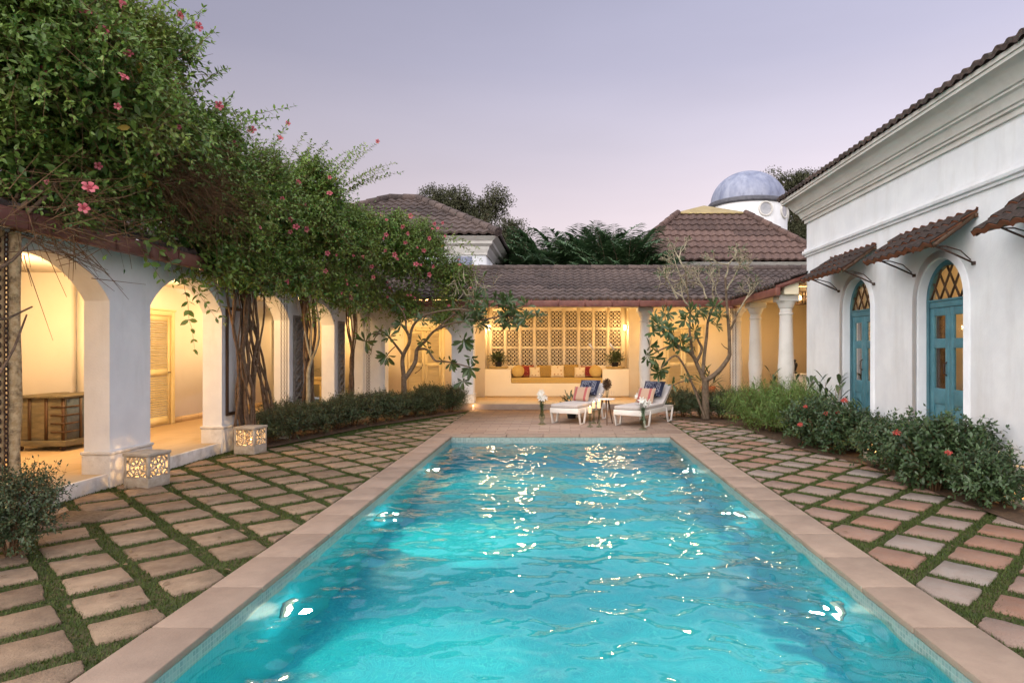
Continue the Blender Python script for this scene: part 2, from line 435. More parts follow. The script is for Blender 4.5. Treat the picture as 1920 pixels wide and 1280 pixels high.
# ------------------------------------------------------------------ walls with arches
def arch_z(o, a):
    a0, b0, zb, zs, rise, kind = o
    h = (b0-a0)/2; u = max(-1, min(1, (a-(a0+b0)/2)/h))
    if kind == 'seg':
        Rr = (h*h+rise*rise)/(2*rise)
        return zs + math.sqrt(max(0, Rr*Rr-(u*h)**2)) - (Rr-rise)
    if kind == 'flat': return zs
    return zs + rise*math.sqrt(max(0, 1-u*u))
def wall(mb, mapf, a0, a1, z0, z1, t, ops=(), n=22):
    """solid wall a0..a1 x z0..z1, thickness t, openings (a,b,zbase,zspring,rise,kind)"""
    def quad(p): mb.add([mapf(*q) for q in p], [(0,1,2,3)])
    cur = a0
    for o in sorted(ops):
        a, b, zb, zs, rise, kind = o
        if a > cur:
            for d in (0, t): quad([(cur,z0,d),(a,z0,d),(a,z1,d),(cur,z1,d)])
        k = 1 if kind == 'flat' else n
        xs = [(a+b)/2 - (b-a)/2*math.cos(math.pi*i/k) for i in range(k+1)]
        for i in range(k):
            x0, x1 = xs[i], xs[i+1]; y0, y1 = arch_z(o, x0), arch_z(o, x1)
            for d in (0, t): quad([(x0,y0,d),(x1,y1,d),(x1,z1,d),(x0,z1,d)])
            quad([(x0,y0,0),(x1,y1,0),(x1,y1,t),(x0,y0,t)])
        if zb > z0:
            for d in (0, t): quad([(a,z0,d),(b,z0,d),(b,zb,d),(a,zb,d)])
            quad([(a,zb,0),(b,zb,0),(b,zb,t),(a,zb,t)])
        for x in (a, b):
            quad([(x,max(z0,zb),0),(x,max(z0,zb),t),(x,arch_z(o,x),t),(x,arch_z(o,x),0)])
        cur = b
    if cur < a1:
        for d in (0, t): quad([(cur,z0,d),(a1,z0,d),(a1,z1,d),(cur,z1,d)])
    for x in (a0, a1): quad([(x,z0,0),(x,z0,t),(x,z1,t),(x,z1,0)])
    quad([(a0,z1,0),(a1,z1,0),(a1,z1,t),(a0,z1,t)])

def tile_slope(mb, O, U, W, uL0, uR0, uL1, uR1, length, tw=.23, th=.34, amp=.035, step=.03, seed=1, off=0, rowmat=None):
    """corrugated clay tiles: O eave origin, U unit vector along the eave, W unit vector up the slope;
    the slope runs from u in [uL0,uR0] at the eave to [uL1,uR1] at `length` up the slope"""
    O = np.array(O, float); U = np.array(U, float); W = np.array(W, float); W /= np.linalg.norm(W)
    Nn = np.cross(U, W); Nn = Nn if Nn[2] > 0 else -Nn
    r_ = np.random.default_rng(seed)
    S = 6
    umin, umax = min(uL0, uL1), max(uR0, uR1)
    k0 = int(math.floor(umin/tw)); k1 = int(math.ceil(umax/tw))
    us = np.arange(k0*S, k1*S+1)*tw/S
    rows = int(math.ceil(length/th))
    prof = np.array([0, .55, 1, .9, .35, -.1])
    for r in range(rows):
        v0 = r*th; v1 = min(length, (r+1)*th)+.02
        jit = r_.normal(0, .006, k1-k0+2)
        if rowmat: mb.m = rowmat(r)
        for vv, zz in (((v0, v1), (step, 0)), ((v0, v0), (step, -.03))):
            V = []
            for v, z in zip(vv, zz):
                f = min(1, max(0, v/length))
                ul = uL0+(uL1-uL0)*f; ur = uR0+(uR1-uR0)*f
                uc = np.clip(us, ul, ur)
                h = prof[np.arange(len(us)) % S]*amp
                tj = jit[np.minimum(np.arange(len(us))//S, k1-k0)]
                vrow = v + tj*(1 if v < v1 else 0)
                p = O + np.outer(uc, U) + np.outer(vrow, W) + np.outer(h+z+off+tj*.6, Nn)
                V.append(p)
            n = len(us)
            w = V[0][:, :] @ U
            F = []; rr = []
            for i in range(n-1):
                if abs(w[i+1]-w[i]) < 1e-6 and abs((V[1][i+1]-V[1][i]) @ U) < 1e-6: continue
                F.append((i, i+1, n+i+1, n+i)); rr.append(hash((r*131+(i//S)*17+seed*7) % 9973) % 1000/1000)
            if F: mb.add(np.concatenate(V), np.array(F), np.array(rr))
def ridge(mb, p, q, rad=.12, seg=.38, seed=0):
    """row of half-round ridge tiles from p to q"""
    p = Vector(p); q = Vector(q); L = (q-p).length; n = max(1, int(L/seg)); d = (q-p)/n
    for i in range(n):
        a = p+d*i; b = a+d*1.08
        mb.tube([a, b], [rad*1.12, rad*.92], 8, ((i*37+seed) % 10)/10)

def rect_path(x0, y0, x1, y1):
    """closed rectangle path with mitred outward normals"""
    return [(x0,y0,-1,-1),(x1,y0,1,-1),(x1,y1,1,1),(x0,y1,-1,1),(x0,y0,-1,-1)]

# ================================================================== GROUND AND POOL
PX0, PX1, PY0, PY1 = -2.02, 2.05, 0.9, 11.85
mb = MB()
G = -0.03
for a in (((-400,-400),(400,PY0-.2)), ((-400,PY0-.2),(PX0-.2,PY1+.2)), ((PX1+.2,PY0-.2),(400,PY1+.2)), ((-400,PY1+.2),(400,800))):
    (x0,y0),(x1,y1) = a
    mb.add([(x0,y0,G),(x1,y0,G),(x1,y1,G),(x0,y1,G)], [(0,1,2,3)])
tag(obj('ground', mb, M['soil']), kind='structure')
# basin
mb = MB(); fz = -1.45
mb.add([(PX0,PY0,fz),(PX1,PY0,fz),(PX1,PY1,fz),(PX0,PY1,fz)], [(0,1,2,3)])
mb.m = 1
for (x0,y0,x1,y1) in ((PX0,PY0,PX0,PY1),(PX1,PY0,PX1,PY1),(PX0,PY0,PX1,PY0),(PX0,PY1,PX1,PY1)):
    mb.add([(x0,y0,fz),(x1,y1,fz),(x1,y1,-.16),(x0,y0,-.16)], [(0,1,2,3)])
mb.m = 2
for (x0,y0,x1,y1) in ((PX0,PY0,PX0,PY1),(PX1,PY0,PX1,PY1),(PX0,PY0,PX1,PY0),(PX0,PY1,PX1,PY1)):
    mb.add([(x0,y0,-.16),(x1,y1,-.16),(x1,y1,-.03),(x0,y0,-.03)], [(0,1,2,3)])
tag(obj('pool_basin', mb, [M['mosaic'], M['mosaicwall'], M['band']]), kind='structure')
# coping slabs
mb = MB(); g_ = .005
def slabs(x0, y0, x1, y1, along):
    a0, a1 = (y0, y1) if along == 'y' else (x0, x1)
    n = max(1, round((a1-a0)/.64)); st = (a1-a0)/n
    for i in range(n):
        p, q = a0+i*st+g_, a0+(i+1)*st-g_
        r = rnd.random()
        if along == 'y': mb.box((x0,p,-.045),(x1,q,rnd.uniform(-.001,.001)), r)
        else: mb.box((p,y0,-.045),(q,y1,rnd.uniform(-.001,.001)), r)
slabs(PX0-.34, PY0-.35, PX0+.012, PY1+.012, 'y'); slabs(PX1-.012, PY0-.35, PX1+.36, PY1+.012, 'y')
slabs(PX0+.015, PY0-.35, PX1-.015, PY0-.001, 'x'); slabs(PX0-.34, PY1+.015, PX1+.36, PY1+.36, 'x')
tag(obj('pool_coping', mb, M['coping'], bev=.006), kind='structure')
# water surface
WZ = -.125
def water_h(X, Y):
    r_ = np.random.default_rng(5); h = np.zeros_like(X)
    for i in range(80):
        lam = 10**r_.uniform(-1.05, -.12)
        th = r_.normal(math.pi/2, .7) if i % 4 else r_.uniform(0, 6.28)
        k = 2*math.pi/lam; a = .0040*lam**1.2
        ph = r_.uniform(0, 6.28)
        h += a*np.sin(k*(X*np.cos(th)+Y*np.sin(th))+ph + .8*np.sin(1.3*X+.7*Y+ph*3))
    h += .5*h*np.sin(X*1.1+1.3*np.sin(Y*.8))
    return h
nx, ny = 200, 520
gx, gy = np.meshgrid(np.linspace(PX0, PX1, nx), np.linspace(PY0, PY1, ny))
gz = WZ + water_h(gx, gy)
ii = np.arange(ny-1)[:, None]*nx + np.arange(nx-1)[None, :]
ii = ii.reshape(-1)
mb = MB(); mb.add(np.stack([gx, gy, gz], -1).reshape(-1, 3), np.stack([ii, ii+1, ii+nx+1, ii+nx], -1))
tag(obj('pool_water', mb, M['water'], smooth=True), kind='structure')

# underwater lamps
def pool_lamp(x, y, side, label, e):
    t = thing('pool_lamp', label, 'pool light', (x, y, -.62), 'underwater lamps along the pool walls')
    f = MB(Matrix.Translation((x, y, -.62)) @ Matrix.Rotation(R(90)*side, 4, 'Y'))
    f.lathe([(0,.0),(.11,.0),(.115,.02),(.10,.035),(.082,.036)], n=20)
    obj('bezel', f, M['whitewood'], t, smooth=40)
    g = MB(Matrix.Translation((x, y, -.62)) @ Matrix.Rotation(R(90)*side, 4, 'Y'))
    g.lathe([(.082,.030),(.06,.040),(0,.044)], n=20)
    obj('lens', g, M['poollamp'], t, smooth=True)
    l = bpy.data.lights.new('lamp_halo', 'POINT'); l.energy = 6; l.color = (1, .98, .75); l.shadow_soft_size = .03
    lo = bpy.data.objects.new('lamp_halo', l); C.objects.link(lo); lo.parent = t; lo.location = (.16*side, 0, 0)
    for j, (el, sz, bl) in enumerate(((.62, 165, 1.0), (1.9, 70, 1.0))):
        l = bpy.data.lights.new('lamp_beam', 'SPOT'); l.energy = e*el; l.spot_size = R(sz); l.spot_blend = bl; l.color = (.95, 1.0, .55); l.shadow_soft_size = .06
        lo = bpy.data.objects.new('lamp_beam', l); C.objects.link(lo); lo.parent = t
        lo.location = (.07*side, 0, 0); lo.rotation_euler = (0, R(-(90-(12 if j == 0 else 52))) if side > 0 else R(90-(12 if j == 0 else 52)), 0)
for s, x, nm in ((1, PX0, 'left'), (-1, PX1, 'right')):
    for y, wh in ((9.7, 'far'), (7.2, 'middle'), (4.7, 'near'), (2.2, 'hidden')):
        pool_lamp(x, y, s, {'far': f'glowing round underwater lamp on the {"arcade" if s>0 else "blue door"} side, nearest the loungers',
            'middle': f'glowing round underwater lamp on the {"arcade" if s>0 else "blue door"} side, between two others',
            'near': f'round underwater lamp on the {"arcade" if s>0 else "blue door"} side, nearest the bottom of the photo',
            'hidden': f'round underwater lamp below the frame on the {"arcade" if s>0 else "blue door"} side'}[wh], 165)

# deck
mb = MB(); mb.box((PX0-.34, PY1+.363, -.08), (PX1+.36, 17.08, -.002))
tag(obj('stone_deck', mb, M['deck']), kind='structure')

# stepping slabs set in the turf on a diagonal grid
def clip(poly, a, b, c):
    """keep the side a*x+b*y<=c"""
    out = []
    for i in range(len(poly)):
        p, q = poly[i], poly[(i+1) % len(poly)]
        dp, dq = a*p[0]+b*p[1]-c, a*q[0]+b*q[1]-c
        if dp <= 0: out.append(p)
        if dp*dq < 0:
            t = dp/(dp-dq); out.append((p[0]+t*(q[0]-p[0]), p[1]+t*(q[1]-p[1])))
    return out
def area(p): return abs(sum(p[i][0]*p[(i+1)%len(p)][1]-p[(i+1)%len(p)][0]*p[i][1] for i in range(len(p))))/2
PAVED = []
def pavers(mb, side, s0, ds, ls, t0, dt, lt, clips):
    for i in range(-30, 60):
        for j in range(-30, 60):
            jt = [rnd.uniform(-.018, .018) for _ in range(8)]
            sa, sb = s0+i*ds, s0+i*ds+ls; ta, tb = t0+j*dt, t0+j*dt+lt
            pts = []
            for k, (s_, t_) in enumerate(((sa,ta),(sb,ta),(sb,tb),(sa,tb))):
                s_ += jt[k*2]; t_ += jt[k*2+1]
                pts.append(((s_-t_)/2, (s_+t_)/2))       # s = X+Y , t = Y-X
            cx = sum(p[0] for p in pts)/4; cy = sum(p[1] for p in pts)/4
            if not (-7 < cx < 7 and 0 < cy < 18): continue
            p = pts
            for c_ in clips: p = clip(p, *c_) if len(p) > 2 else p
            if len(p) < 3 or area(p) < .006: continue
            PAVED.append(p); q_ = []
            for k in range(len(p)):
                a_, b_ = p[k], p[(k+1)%len(p)]; ln = math.dist(a_, b_); m_ = 4 if ln > .12 else 1
                for z_ in range(m_):
                    f_ = z_/m_; w_ = .007 if z_ else .003
                    q_.append((a_[0]+(b_[0]-a_[0])*f_+rnd.uniform(-w_,w_), a_[1]+(b_[1]-a_[1])*f_+rnd.uniform(-w_,w_)))
            p = q_; tl = (rnd.uniform(-.02,.02), rnd.uniform(-.02,.02))
            n = len(p); mx = sum(q[0] for q in p)/n; my = sum(q[1] for q in p)/n
            top = rnd.uniform(-.012, -.004)
            V = [(x, y, -.06) for x, y in p] + [(x, y, top-.010+(x-mx)*tl[0]+(y-my)*tl[1]) for x, y in p] + [(x+(mx-x)*.05, y+(my-y)*.05, top+(x-mx)*tl[0]+(y-my)*tl[1]) for x, y in p]
            F = [tuple(range(2*n, 3*n))]
            for k in range(n):
                F.append((k, (k+1)%n, n+(k+1)%n, n+k)); F.append((n+k, n+(k+1)%n, 2*n+(k+1)%n, 2*n+k))
            mb.add(V, F, rnd.random())
mb = MB()
pavers(mb, -1, 2.24+.08-6*.67, .67, .52, 7.36-.62-8*.72+.03, .72, .49, [(1,0,PX0-.37), (-1,0,5.22), (0,-1,-1.0), (.80,.60,99), (-.925,.38,8.35), (0,1,16.9)])
tag(obj('stepping_stones', mb, M['paver']), kind='structure')
mb = MB()
pavers(mb, 1, 7.34-10*.68, .68, .46, 1.38+.07-10*.66, .66, .52, [(-1,0,-(PX1+.40)), (1,0,4.95), (0,-1,-1.0), (0,1,16.9)])
tag(obj('pale_stepping_stones', mb, M['paverR']), kind='structure')

# planting beds (bare earth strips under the shrubs)
mb = MB()
def strip(pts, w):
    for i in range(len(pts)-1):
        (x0,y0),(x1,y1) = pts[i], pts[i+1]
        mb.add([(x0,y0,-.001),(x1,y1,-.001),(x1+w[0],y1+w[1],-.001),(x0+w[0],y0+w[1],-.001)], [(0,1,2,3)])
strip([(-4.75,10.5),(-4.0,13.2),(-2.5,16.2),(-2.4,17.0)], (-1.4,.5))
strip([(2.55,15.1),(3.75,13.4),(3.85,10.4),(4.25,8.9),(4.2,7.0),(4.3,4)], (1.5,.7))
tag(obj('planting_bed', mb, M['earth']), kind='structure')

# grass blades
def grass(n, x0, x1, y0, y1, seed):
    r_ = np.random.default_rng(seed)
    P = np.stack([r_.uniform(x0, x1, n), y0+(y1-y0)*r_.uniform(0, 1, n)**1.3], -1)
    # reject those on slabs with a coarse raster
    res = .02; W = int((x1-x0)/res)+1; H = int((y1-y0)/res)+1
    mask = np.zeros((H, W), bool)
    for p in PAVED:
        q = np.array(p); lo = q.min(0); hi = q.max(0)
        ax = int((lo[0]-x0)/res); bx_ = int((hi[0]-x0)/res)+1; ay = int((lo[1]-y0)/res); by = int((hi[1]-y0)/res)+1
        ax, bx_, ay, by = max(ax,0), min(bx_,W), max(ay,0), min(by,H)
        if ax >= bx_ or ay >= by: continue
        X, Y = np.meshgrid(x0+(np.arange(ax,bx_)+.5)*res, y0+(np.arange(ay,by)+.5)*res)
        ins = np.ones(X.shape, bool); c = q.mean(0)
        for i in range(len(q)):
            a, b = q[i], q[(i+1)%len(q)]
            nrm = np.array([b[1]-a[1], a[0]-b[0]]); sgn = np.sign(nrm @ (c-a))
            ins &= ((X-a[0])*nrm[0]+(Y-a[1])*nrm[1])*sgn > .012
        mask[ay:by, ax:bx_] |= ins
    k = ~mask[np.clip(((P[:,1]-y0)/res).astype(int),0,H-1), np.clip(((P[:,0]-x0)/res).astype(int),0,W-1)]
    P = P[k]; n = len(P)
    nz = np.array([mnoise.noise((a*1.7, b*1.7, 3)) for a, b in P[::20]]); nz = np.repeat(nz, 20)[:n]
    h = r_.uniform(.010, .027, n)*(1+.5*nz); a = r_.uniform(0, 6.28, n); ln = r_.uniform(.2, 1.1, n)*h; w = r_.uniform(.0018, .0035, n)*(1+P[:,1]*.12)
    d = np.stack([np.cos(a), np.sin(a)], -1); s_ = np.stack([-d[:,1], d[:,0]], -1)
    z0 = np.full(n, -.031)
    A = np.column_stack([P-s_*w[:,None], z0]); B = np.column_stack([P+s_*w[:,None], z0]); T = np.column_stack([P+d*ln[:,None], z0+h])
    kk = (nz > -.22) | (r_.uniform(0,1,n) < .35)
    A, B, T = A[kk], B[kk], T[kk]; n = len(A)
    V = np.stack([A, B, T], 1).reshape(-1, 3)
    return V, np.arange(3*n).reshape(-1, 3), r_.uniform(0, 1, n)
mb = MB()
for a in ((230000, -5.3, PX0-.35, 2.6, 16.5, 1), (230000, PX1+.37, 5.0, 2.6, 15.5, 2)): mb.add(*grass(*a))
tag(obj('grass', mb, M['grass']), 'short green turf growing in the joints between the stone slabs', 'grass', kind='stuff')

# ================================================================== LEFT ARCADE WING
WX = -5.30; ZC = 2.85
left = thing('arcade_wing', 'long white arcade with segmental arches and warm lit corridor beside the pool', 'building', (WX, 10, 0))
def mL(a, z, d): return (WX-d, a, z)
bays = [3.28+2.5*i for i in range(6)]
ops = [(b, min(b+1.75, 17.27), -.06, 2.17, .45, 'seg') for b in bays]
mb = MB(); wall(mb, mL, 2.6, 17.3, -.06, ZC, .30, ops)
obj('arcade_wall', mb, M['plaster'], left)
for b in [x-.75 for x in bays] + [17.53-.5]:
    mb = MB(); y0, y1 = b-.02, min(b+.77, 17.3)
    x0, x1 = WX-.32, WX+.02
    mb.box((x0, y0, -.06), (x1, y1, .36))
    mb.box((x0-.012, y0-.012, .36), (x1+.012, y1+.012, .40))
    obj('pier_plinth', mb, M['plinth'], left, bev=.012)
mb = MB()
mb.box((-10, 2.6, -.06), (WX-.04, 17.1, .135)); obj('corridor_floor', mb, M['floor'], left)
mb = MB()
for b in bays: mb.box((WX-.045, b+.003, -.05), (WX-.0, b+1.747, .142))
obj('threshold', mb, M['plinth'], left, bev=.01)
mb = MB()
mb.box((-7.85, 10.4, .1), (-7.70, 19.5, ZC)); mb.box((-10, 10.25, .1), (-7.853, 10.4, ZC)); mb.box((-10.15, 2.6, .1), (-10, 10.4, ZC)); mb.box((-10, 2.45, .1), (-5.3, 2.6, ZC))
obj('corridor_wall', mb, M['creamwall'], left)
mb = MB(); mb.box((-10, 2.6, ZC-.02), (-5.61, 17.28, ZC+.1)); obj('ceiling', mb, M['creamwall'], left)
mb = MB()
mb.box((-7.70, 10.4, .135), (-7.68, 11.68, .25)); mb.box((-7.70, 12.72, .135), (-7.68, 17.2, .25))
mb.box((-10, 10.23, .135), (-7.70, 10.25, .25))
obj('skirting', mb, M['floor'], left)
mb = MB(); tile_slope(mb, (-4.96, 2.6, 2.88), (0,1,0), (-1,0,.355), 0, 17.5, 0, 17.5, 3.2, seed=3)
rf = obj('tiled_roof', mb, M['tile'], left, smooth=50)
mb = MB(); mb.box((-5.0, 2.6, 2.70), (-4.90, 16.50, 2.86)); mb.box((-4.985, 2.62, 2.862), (-4.915, 16.5, 2.872))
gt = obj('gutter', mb, M['gutter'], left, bev=.008)
mb = MB()
for i in range(24):
    y = 3+i*.58
    mb = MB(); mb.box((-4.899, y, 2.69), (-4.889, y+.035, 2.87)); mb.box((-5.29, y, 2.80), (-5.002, y+.03, 2.83))
    mb.box((-5.002, y+.003, 2.871), (-4.889, y+.03, 2.878)); obj('gutter_bracket', mb, M['gutter'], left)

# louvred doors; local frame: x across, y depth (front towards -y), z up
def louvred_door(parent, xf, w, h, leaves, label=None):
    f = MB(xf); fw = .09
    f.box((-w/2-fw, -.05, 0), (-w/2, .03, h+fw)); f.box((w/2, -.05, 0), (w/2+fw, .03, h+fw)); f.box((-w/2+.0, -.05, h), (w/2, .03, h+fw))
    f.box((-w/2-fw-.02, -.07, h+fw), (w/2+fw+.02, .02, h+fw+.035))
    fo = obj('louvred_door', f, M['door'], parent, bev=.006)
    lw = w/leaves
    for i in range(leaves):
        x0 = -w/2+i*lw+.004; x1 = x0+lw-.008; s_ = .085
        g = MB(xf)
        g.box((x0, -.02, .01), (x0+s_, .018, h-.005)); g.box((x1-s_, -.02, .01), (x1, .018, h-.005))
        for z0, z1 in ((.01,.16),(h*.45,h*.45+.13),(h-.12,h-.005)): g.box((x0+s_, -.018, z0), (x1-s_, .016, z1))
        for za, zb in ((.16,h*.45),(h*.45+.13,h-.12)):
            n = int((zb-za)/.042)
            for k in range(n):
                z = za+(k+.5)*(zb-za)/n
                g.add([(x0+s_,-.014,z-.022),(x1-s_,-.014,z-.022),(x1-s_,-.010,z-.026),(x0+s_,-.010,z-.026),(x0+s_,.010,z+.022),(x1-s_,.010,z+.022),(x1-s_,.014,z+.018),(x0+s_,.014,z+.018)],
                      [(0,1,5,4),(3,2,6,7),(0,1,2,3),(4,5,6,7),(0,3,7,4),(1,2,6,5)])
            g.box((x0+s_, .0155, za), (x1-s_, .0175, zb))
        obj('door_leaf', g, M['door'], fo)
    k = MB(xf)
    for sx in ((-.05, .05) if leaves == 2 else (w/2-.09,)):
        k.tube([(sx, -.02, h*.48), (sx, -.05, h*.48)], .008, 8); k.lathe([(0,-.0),(.016,.004),(.016,.02),(0,.026)], (sx, -.06, h*.48-.012), 10)
    obj('door_knob', k, M['iron'], fo, smooth=40)
    return fo
louvred_door(left, Matrix.Translation((-7.70+.0, 12.18, .135)) @ Matrix.Rotation(R(90), 4, 'Z'), .90, 2.12, 1)

# carved panels on the piers
for i, y in enumerate((10.03, 12.53, 15.03)):
    mb = MB(); x = WX+.004
    y0, y1, z0, z1 = y+.10+.06*i, y+.62, .55, 2.28
    mb.box((x, y0, z0), (x+.03, y0+.05, z1)); mb.box((x, y1-.05, z0), (x+.03, y1, z1)); mb.box((x, y0+.05, z0), (x+.03, y1-.05, z0+.05)); mb.box((x, y0+.05, z1-.05), (x+.03, y1-.05, z1))
    fo = tag(obj('carved_panel', mb, M['carved'] if i else M['darkwood'], bev=.004),
             ('tall dark framed panel hung on the pier behind the thick vine trunks', 'tall carved grey wooden panel on the pier beside the slim forked tree', 'tall carved wooden panel on the farthest pier, half hidden by vine stems')[i], 'wall panel', 'wooden panels hung on the arcade piers')
    mb = MB()
    if i:
        n = 9
        for k in range(n):
            zc = z0+.05+(k+.5)*(z1-z0-.1)/n; hh = (z1-z0-.1)/n/2; yc = (y0+y1)/2; hw = (y1-y0)/2-.05
            mb.tube([(x+.018, yc-hw+.02, zc-hh), (x+.022, yc-.03, zc-hh*.2), (x+.022, yc+.03, zc+hh*.2), (x+.018, yc+hw-.02, zc+hh)], [.018,.028,.028,.018], 6)
            mb.tube([(x+.020, yc+hw*.3, zc-hh*.6), (x+.024, yc+hw*.65, zc-hh*.1)], [.012,.02], 6)
            mb.tube([(x+.020, yc-hw*.3, zc+hh*.6), (x+.024, yc-hw*.65, zc+hh*.1)], [.012,.02], 6)
    mb.box((x+.001, y0+.05, z0+.05), (x+.012, y1-.05, z1-.05))
    o = obj('carving', mb, M['carved'] if i else M['plaster'], fo)

# rain chains (and the flaking post near the camera)
def chain(mb, x, y, z0, z1, link=.05, r=.005):
    n = int((z1-z0)/(link*.78)); hh = link/2; w = link*.3
    for k in range(n):
        z = z0+(k+.5)*(z1-z0)/n
        P = []
        for j in range(9):
            a = 2*math.pi*j/8; u = math.cos(a)*w; v = math.sin(a)*hh
            P.append((x+u, y, z+v) if k % 2 else (x, y+u, z+v))
        mb.tube(P, r, 5, cap=False)
def rain_chain(x, y, n, label, z1=2.69, sp=.05, z0=.0):
    t = thing('rain_chain', label, 'rain chain', (x, y, z0), 'rain chains hanging from the gutters')
    for i in range(n):
        c_ = MB(); ox = (i-(n-1)/2)*sp
        chain(c_, x+ox, y+.01*(i%2), z0+.0, z1-.04, .05, .0035)
        obj('chain', c_, M['iron'], t)
    c_ = MB(); c_.box((x-sp*n/2, y-.05, z1-.04), (x+sp*n/2, y+.05, z1+.005)); obj('outlet', c_, M['gutter'], t)
    c_ = MB(); c_.lathe([(0,0),(.12,0),(.13,.06),(.11,.07),(.10,.02),(0,.02)], (x, y, z0-.03), 16); obj('drain_dish', c_, M['stone'], t, smooth=40)
rain_chain(-5.0, 11.6, 3, 'brown rain chains hanging beside the pier behind the thick vine trunks')
rain_chain(-4.93, 16.45, 3, 'brown rain chains in the far arcade corner before the cream pier', sp=.035)
rain_chain(4.42, 16.35, 3, 'three thin rain chains at the gutter corner behind the leafless tree', sp=.07, z0=.0)
t = thing('gutter_post', 'flaking wooden post with two hanging chains at the left edge of the first arch', 'post', (-5.02, 5.9, -.03))
mb = MB(); P = [(-5.03, 5.9, -.04)]
for k in range(12): P.append((-5.03+rnd.uniform(-.008,.008), 5.9+rnd.uniform(-.008,.008), .2+k*.225))
mb.tube(P, [.085, .065]+[.052+rnd.uniform(-.004,.004) for _ in range(11)], 12); obj('post', mb, M['pole'], t, smooth=50)
mb = MB(); mb.tube([(-5.115,5.85,-.04),(-5.11,5.85,2.69)], .028, 10); obj('downpipe', mb, M['pole'], t, smooth=50)
for ox, oy in ((-.075,-.075),(.0,-.085)):
    mb = MB(); chain(mb, -5.03+ox, 5.9+oy, .1, 2.66, .055, .006); obj('chain', mb, M['iron'], t)
# corridor lamps
def lampfix(x, y, z, power, label, r=.09, col=(1,.61,.27)):
    t = thing('ceiling_lamp', label, 'ceiling lamp', (x, y, z), 'warm ceiling lamps of the verandas')
    f = MB(); f.lathe([(0,0),(.09,0),(.09,-.03),(.055,-.035)], (x,y,z), 20); obj('base', f, M['whitewood'], t, smooth=40)
    f = MB(); f.lathe([(.055,-.033),(.055,-.045),(.04,-.06),(0,-.065)], (x,y,z), 16); obj('globe', f, M['bulb'], t, smooth=True)
    l = bpy.data.lights.new('lamp_light', 'POINT'); l.energy = power; l.color = col; l.shadow_soft_size = r
    lo = bpy.data.objects.new('lamp_light', l); C.objects.link(lo); lo.parent = t; lo.location = (0, 0, -.24)
    return t
for i, (x, y, p) in enumerate(((-6.4, 4.4, 110), (-7.3, 8.0, 190), (-6.45, 9.15, 65), (-6.4, 11.65, 95), (-6.4, 14.15, 100), (-6.6, 18.3, 110))):
    lampfix(x, y, ZC-.02, p, f'ceiling lamp hidden behind the arcade wall above {("the bay outside the frame","the first arch near the chest","the louvred corridor door","the third corridor arch","the fourth corridor arch","the far corridor corner")[i]}')

# ================================================================== BACK WING
back = thing('sofa_veranda', 'low tiled veranda wing at the pool end with lattice wall and built in seat', 'building', (0, 18, 0))
def mB(a, z, d): return (a, 17.3+d, z)
mb = MB(); wall(mb, mB, -7.7, -2.34, -.06, 2.90, .35, [(-4.73, -2.93, .1, 1.98, .5, 'seg'), (-7.5, -5.65, .1, 2.5, .1, 'flat')])
obj('front_wall', mb, M['plaster'], back)
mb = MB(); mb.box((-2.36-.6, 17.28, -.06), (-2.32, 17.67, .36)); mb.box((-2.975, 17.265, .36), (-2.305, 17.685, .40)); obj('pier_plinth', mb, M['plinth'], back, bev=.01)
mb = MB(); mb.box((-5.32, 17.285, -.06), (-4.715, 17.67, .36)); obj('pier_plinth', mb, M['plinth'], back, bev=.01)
mb = MB(); mb.box((-5.25, 17.1, -.06), (8.6, 20.5, .15)); mb.box((4.5, 13.12, -.06), (8.6, 17.097, .15)); obj('veranda_floor', mb, M['floor'], back)
mb = MB(); mb.box((-5.25, 17.06, -.06), (4.46, 17.099, .145)); mb.box((4.46, 13.12, -.06), (4.499, 17.099, .145)); obj('step', mb, M['coping'], back, bev=.008)
mb = MB(); mb.box((-7.7, 17.66, 2.98), (8.6, 20.6, 3.08)); mb.box((4.91, 13.12, 2.98), (8.6, 17.4, 3.08)); obj('ceiling', mb, M['cream'], back)
mb = MB(); mb.box((-2.338, 17.1, 2.73), (4.9, 17.4, 2.97)); mb.box((4.6, 13.12, 2.73), (4.9, 17.098, 2.97)); obj('beam', mb, M['cream'], back, bev=.01)
mb = MB()
mb.box((-7.7, 19.5, .15), (-2.29, 19.75, 2.98)); mb.box((2.1, 19.5, .15), (8.6, 19.75, 2.98)); mb.box((8.45, 13.1, .15), (8.6, 19.5, 2.98))
obj('back_wall', mb, M['cream'], back)
mb = MB(); mb.box((-2.44, 19.752, .15), (-2.29, 20.6, 2.98)); mb.box((2.1, 19.752, .15), (2.25, 20.6, 2.98))
obj('niche_wall', mb, M['cream'], back)
# built-in seat with planter shoulders
mb = MB(); mb.prism([(-2.289,.15),(2.099,.15),(2.099,1.0),(1.3,1.0),(1.3,.57),(-1.5,.57),(-1.5,1.0),(-2.289,1.0)], 19.502, 20.38, lambda x, z, d: (x, d, z))
obj('seat_base', mb, M['cream'], back, bev=.012)
mb = MB(); mb.box((-2.289, 19.44, .151), (2.099, 19.501, .19)); obj('seat_skirting', mb, M['floor'], back)
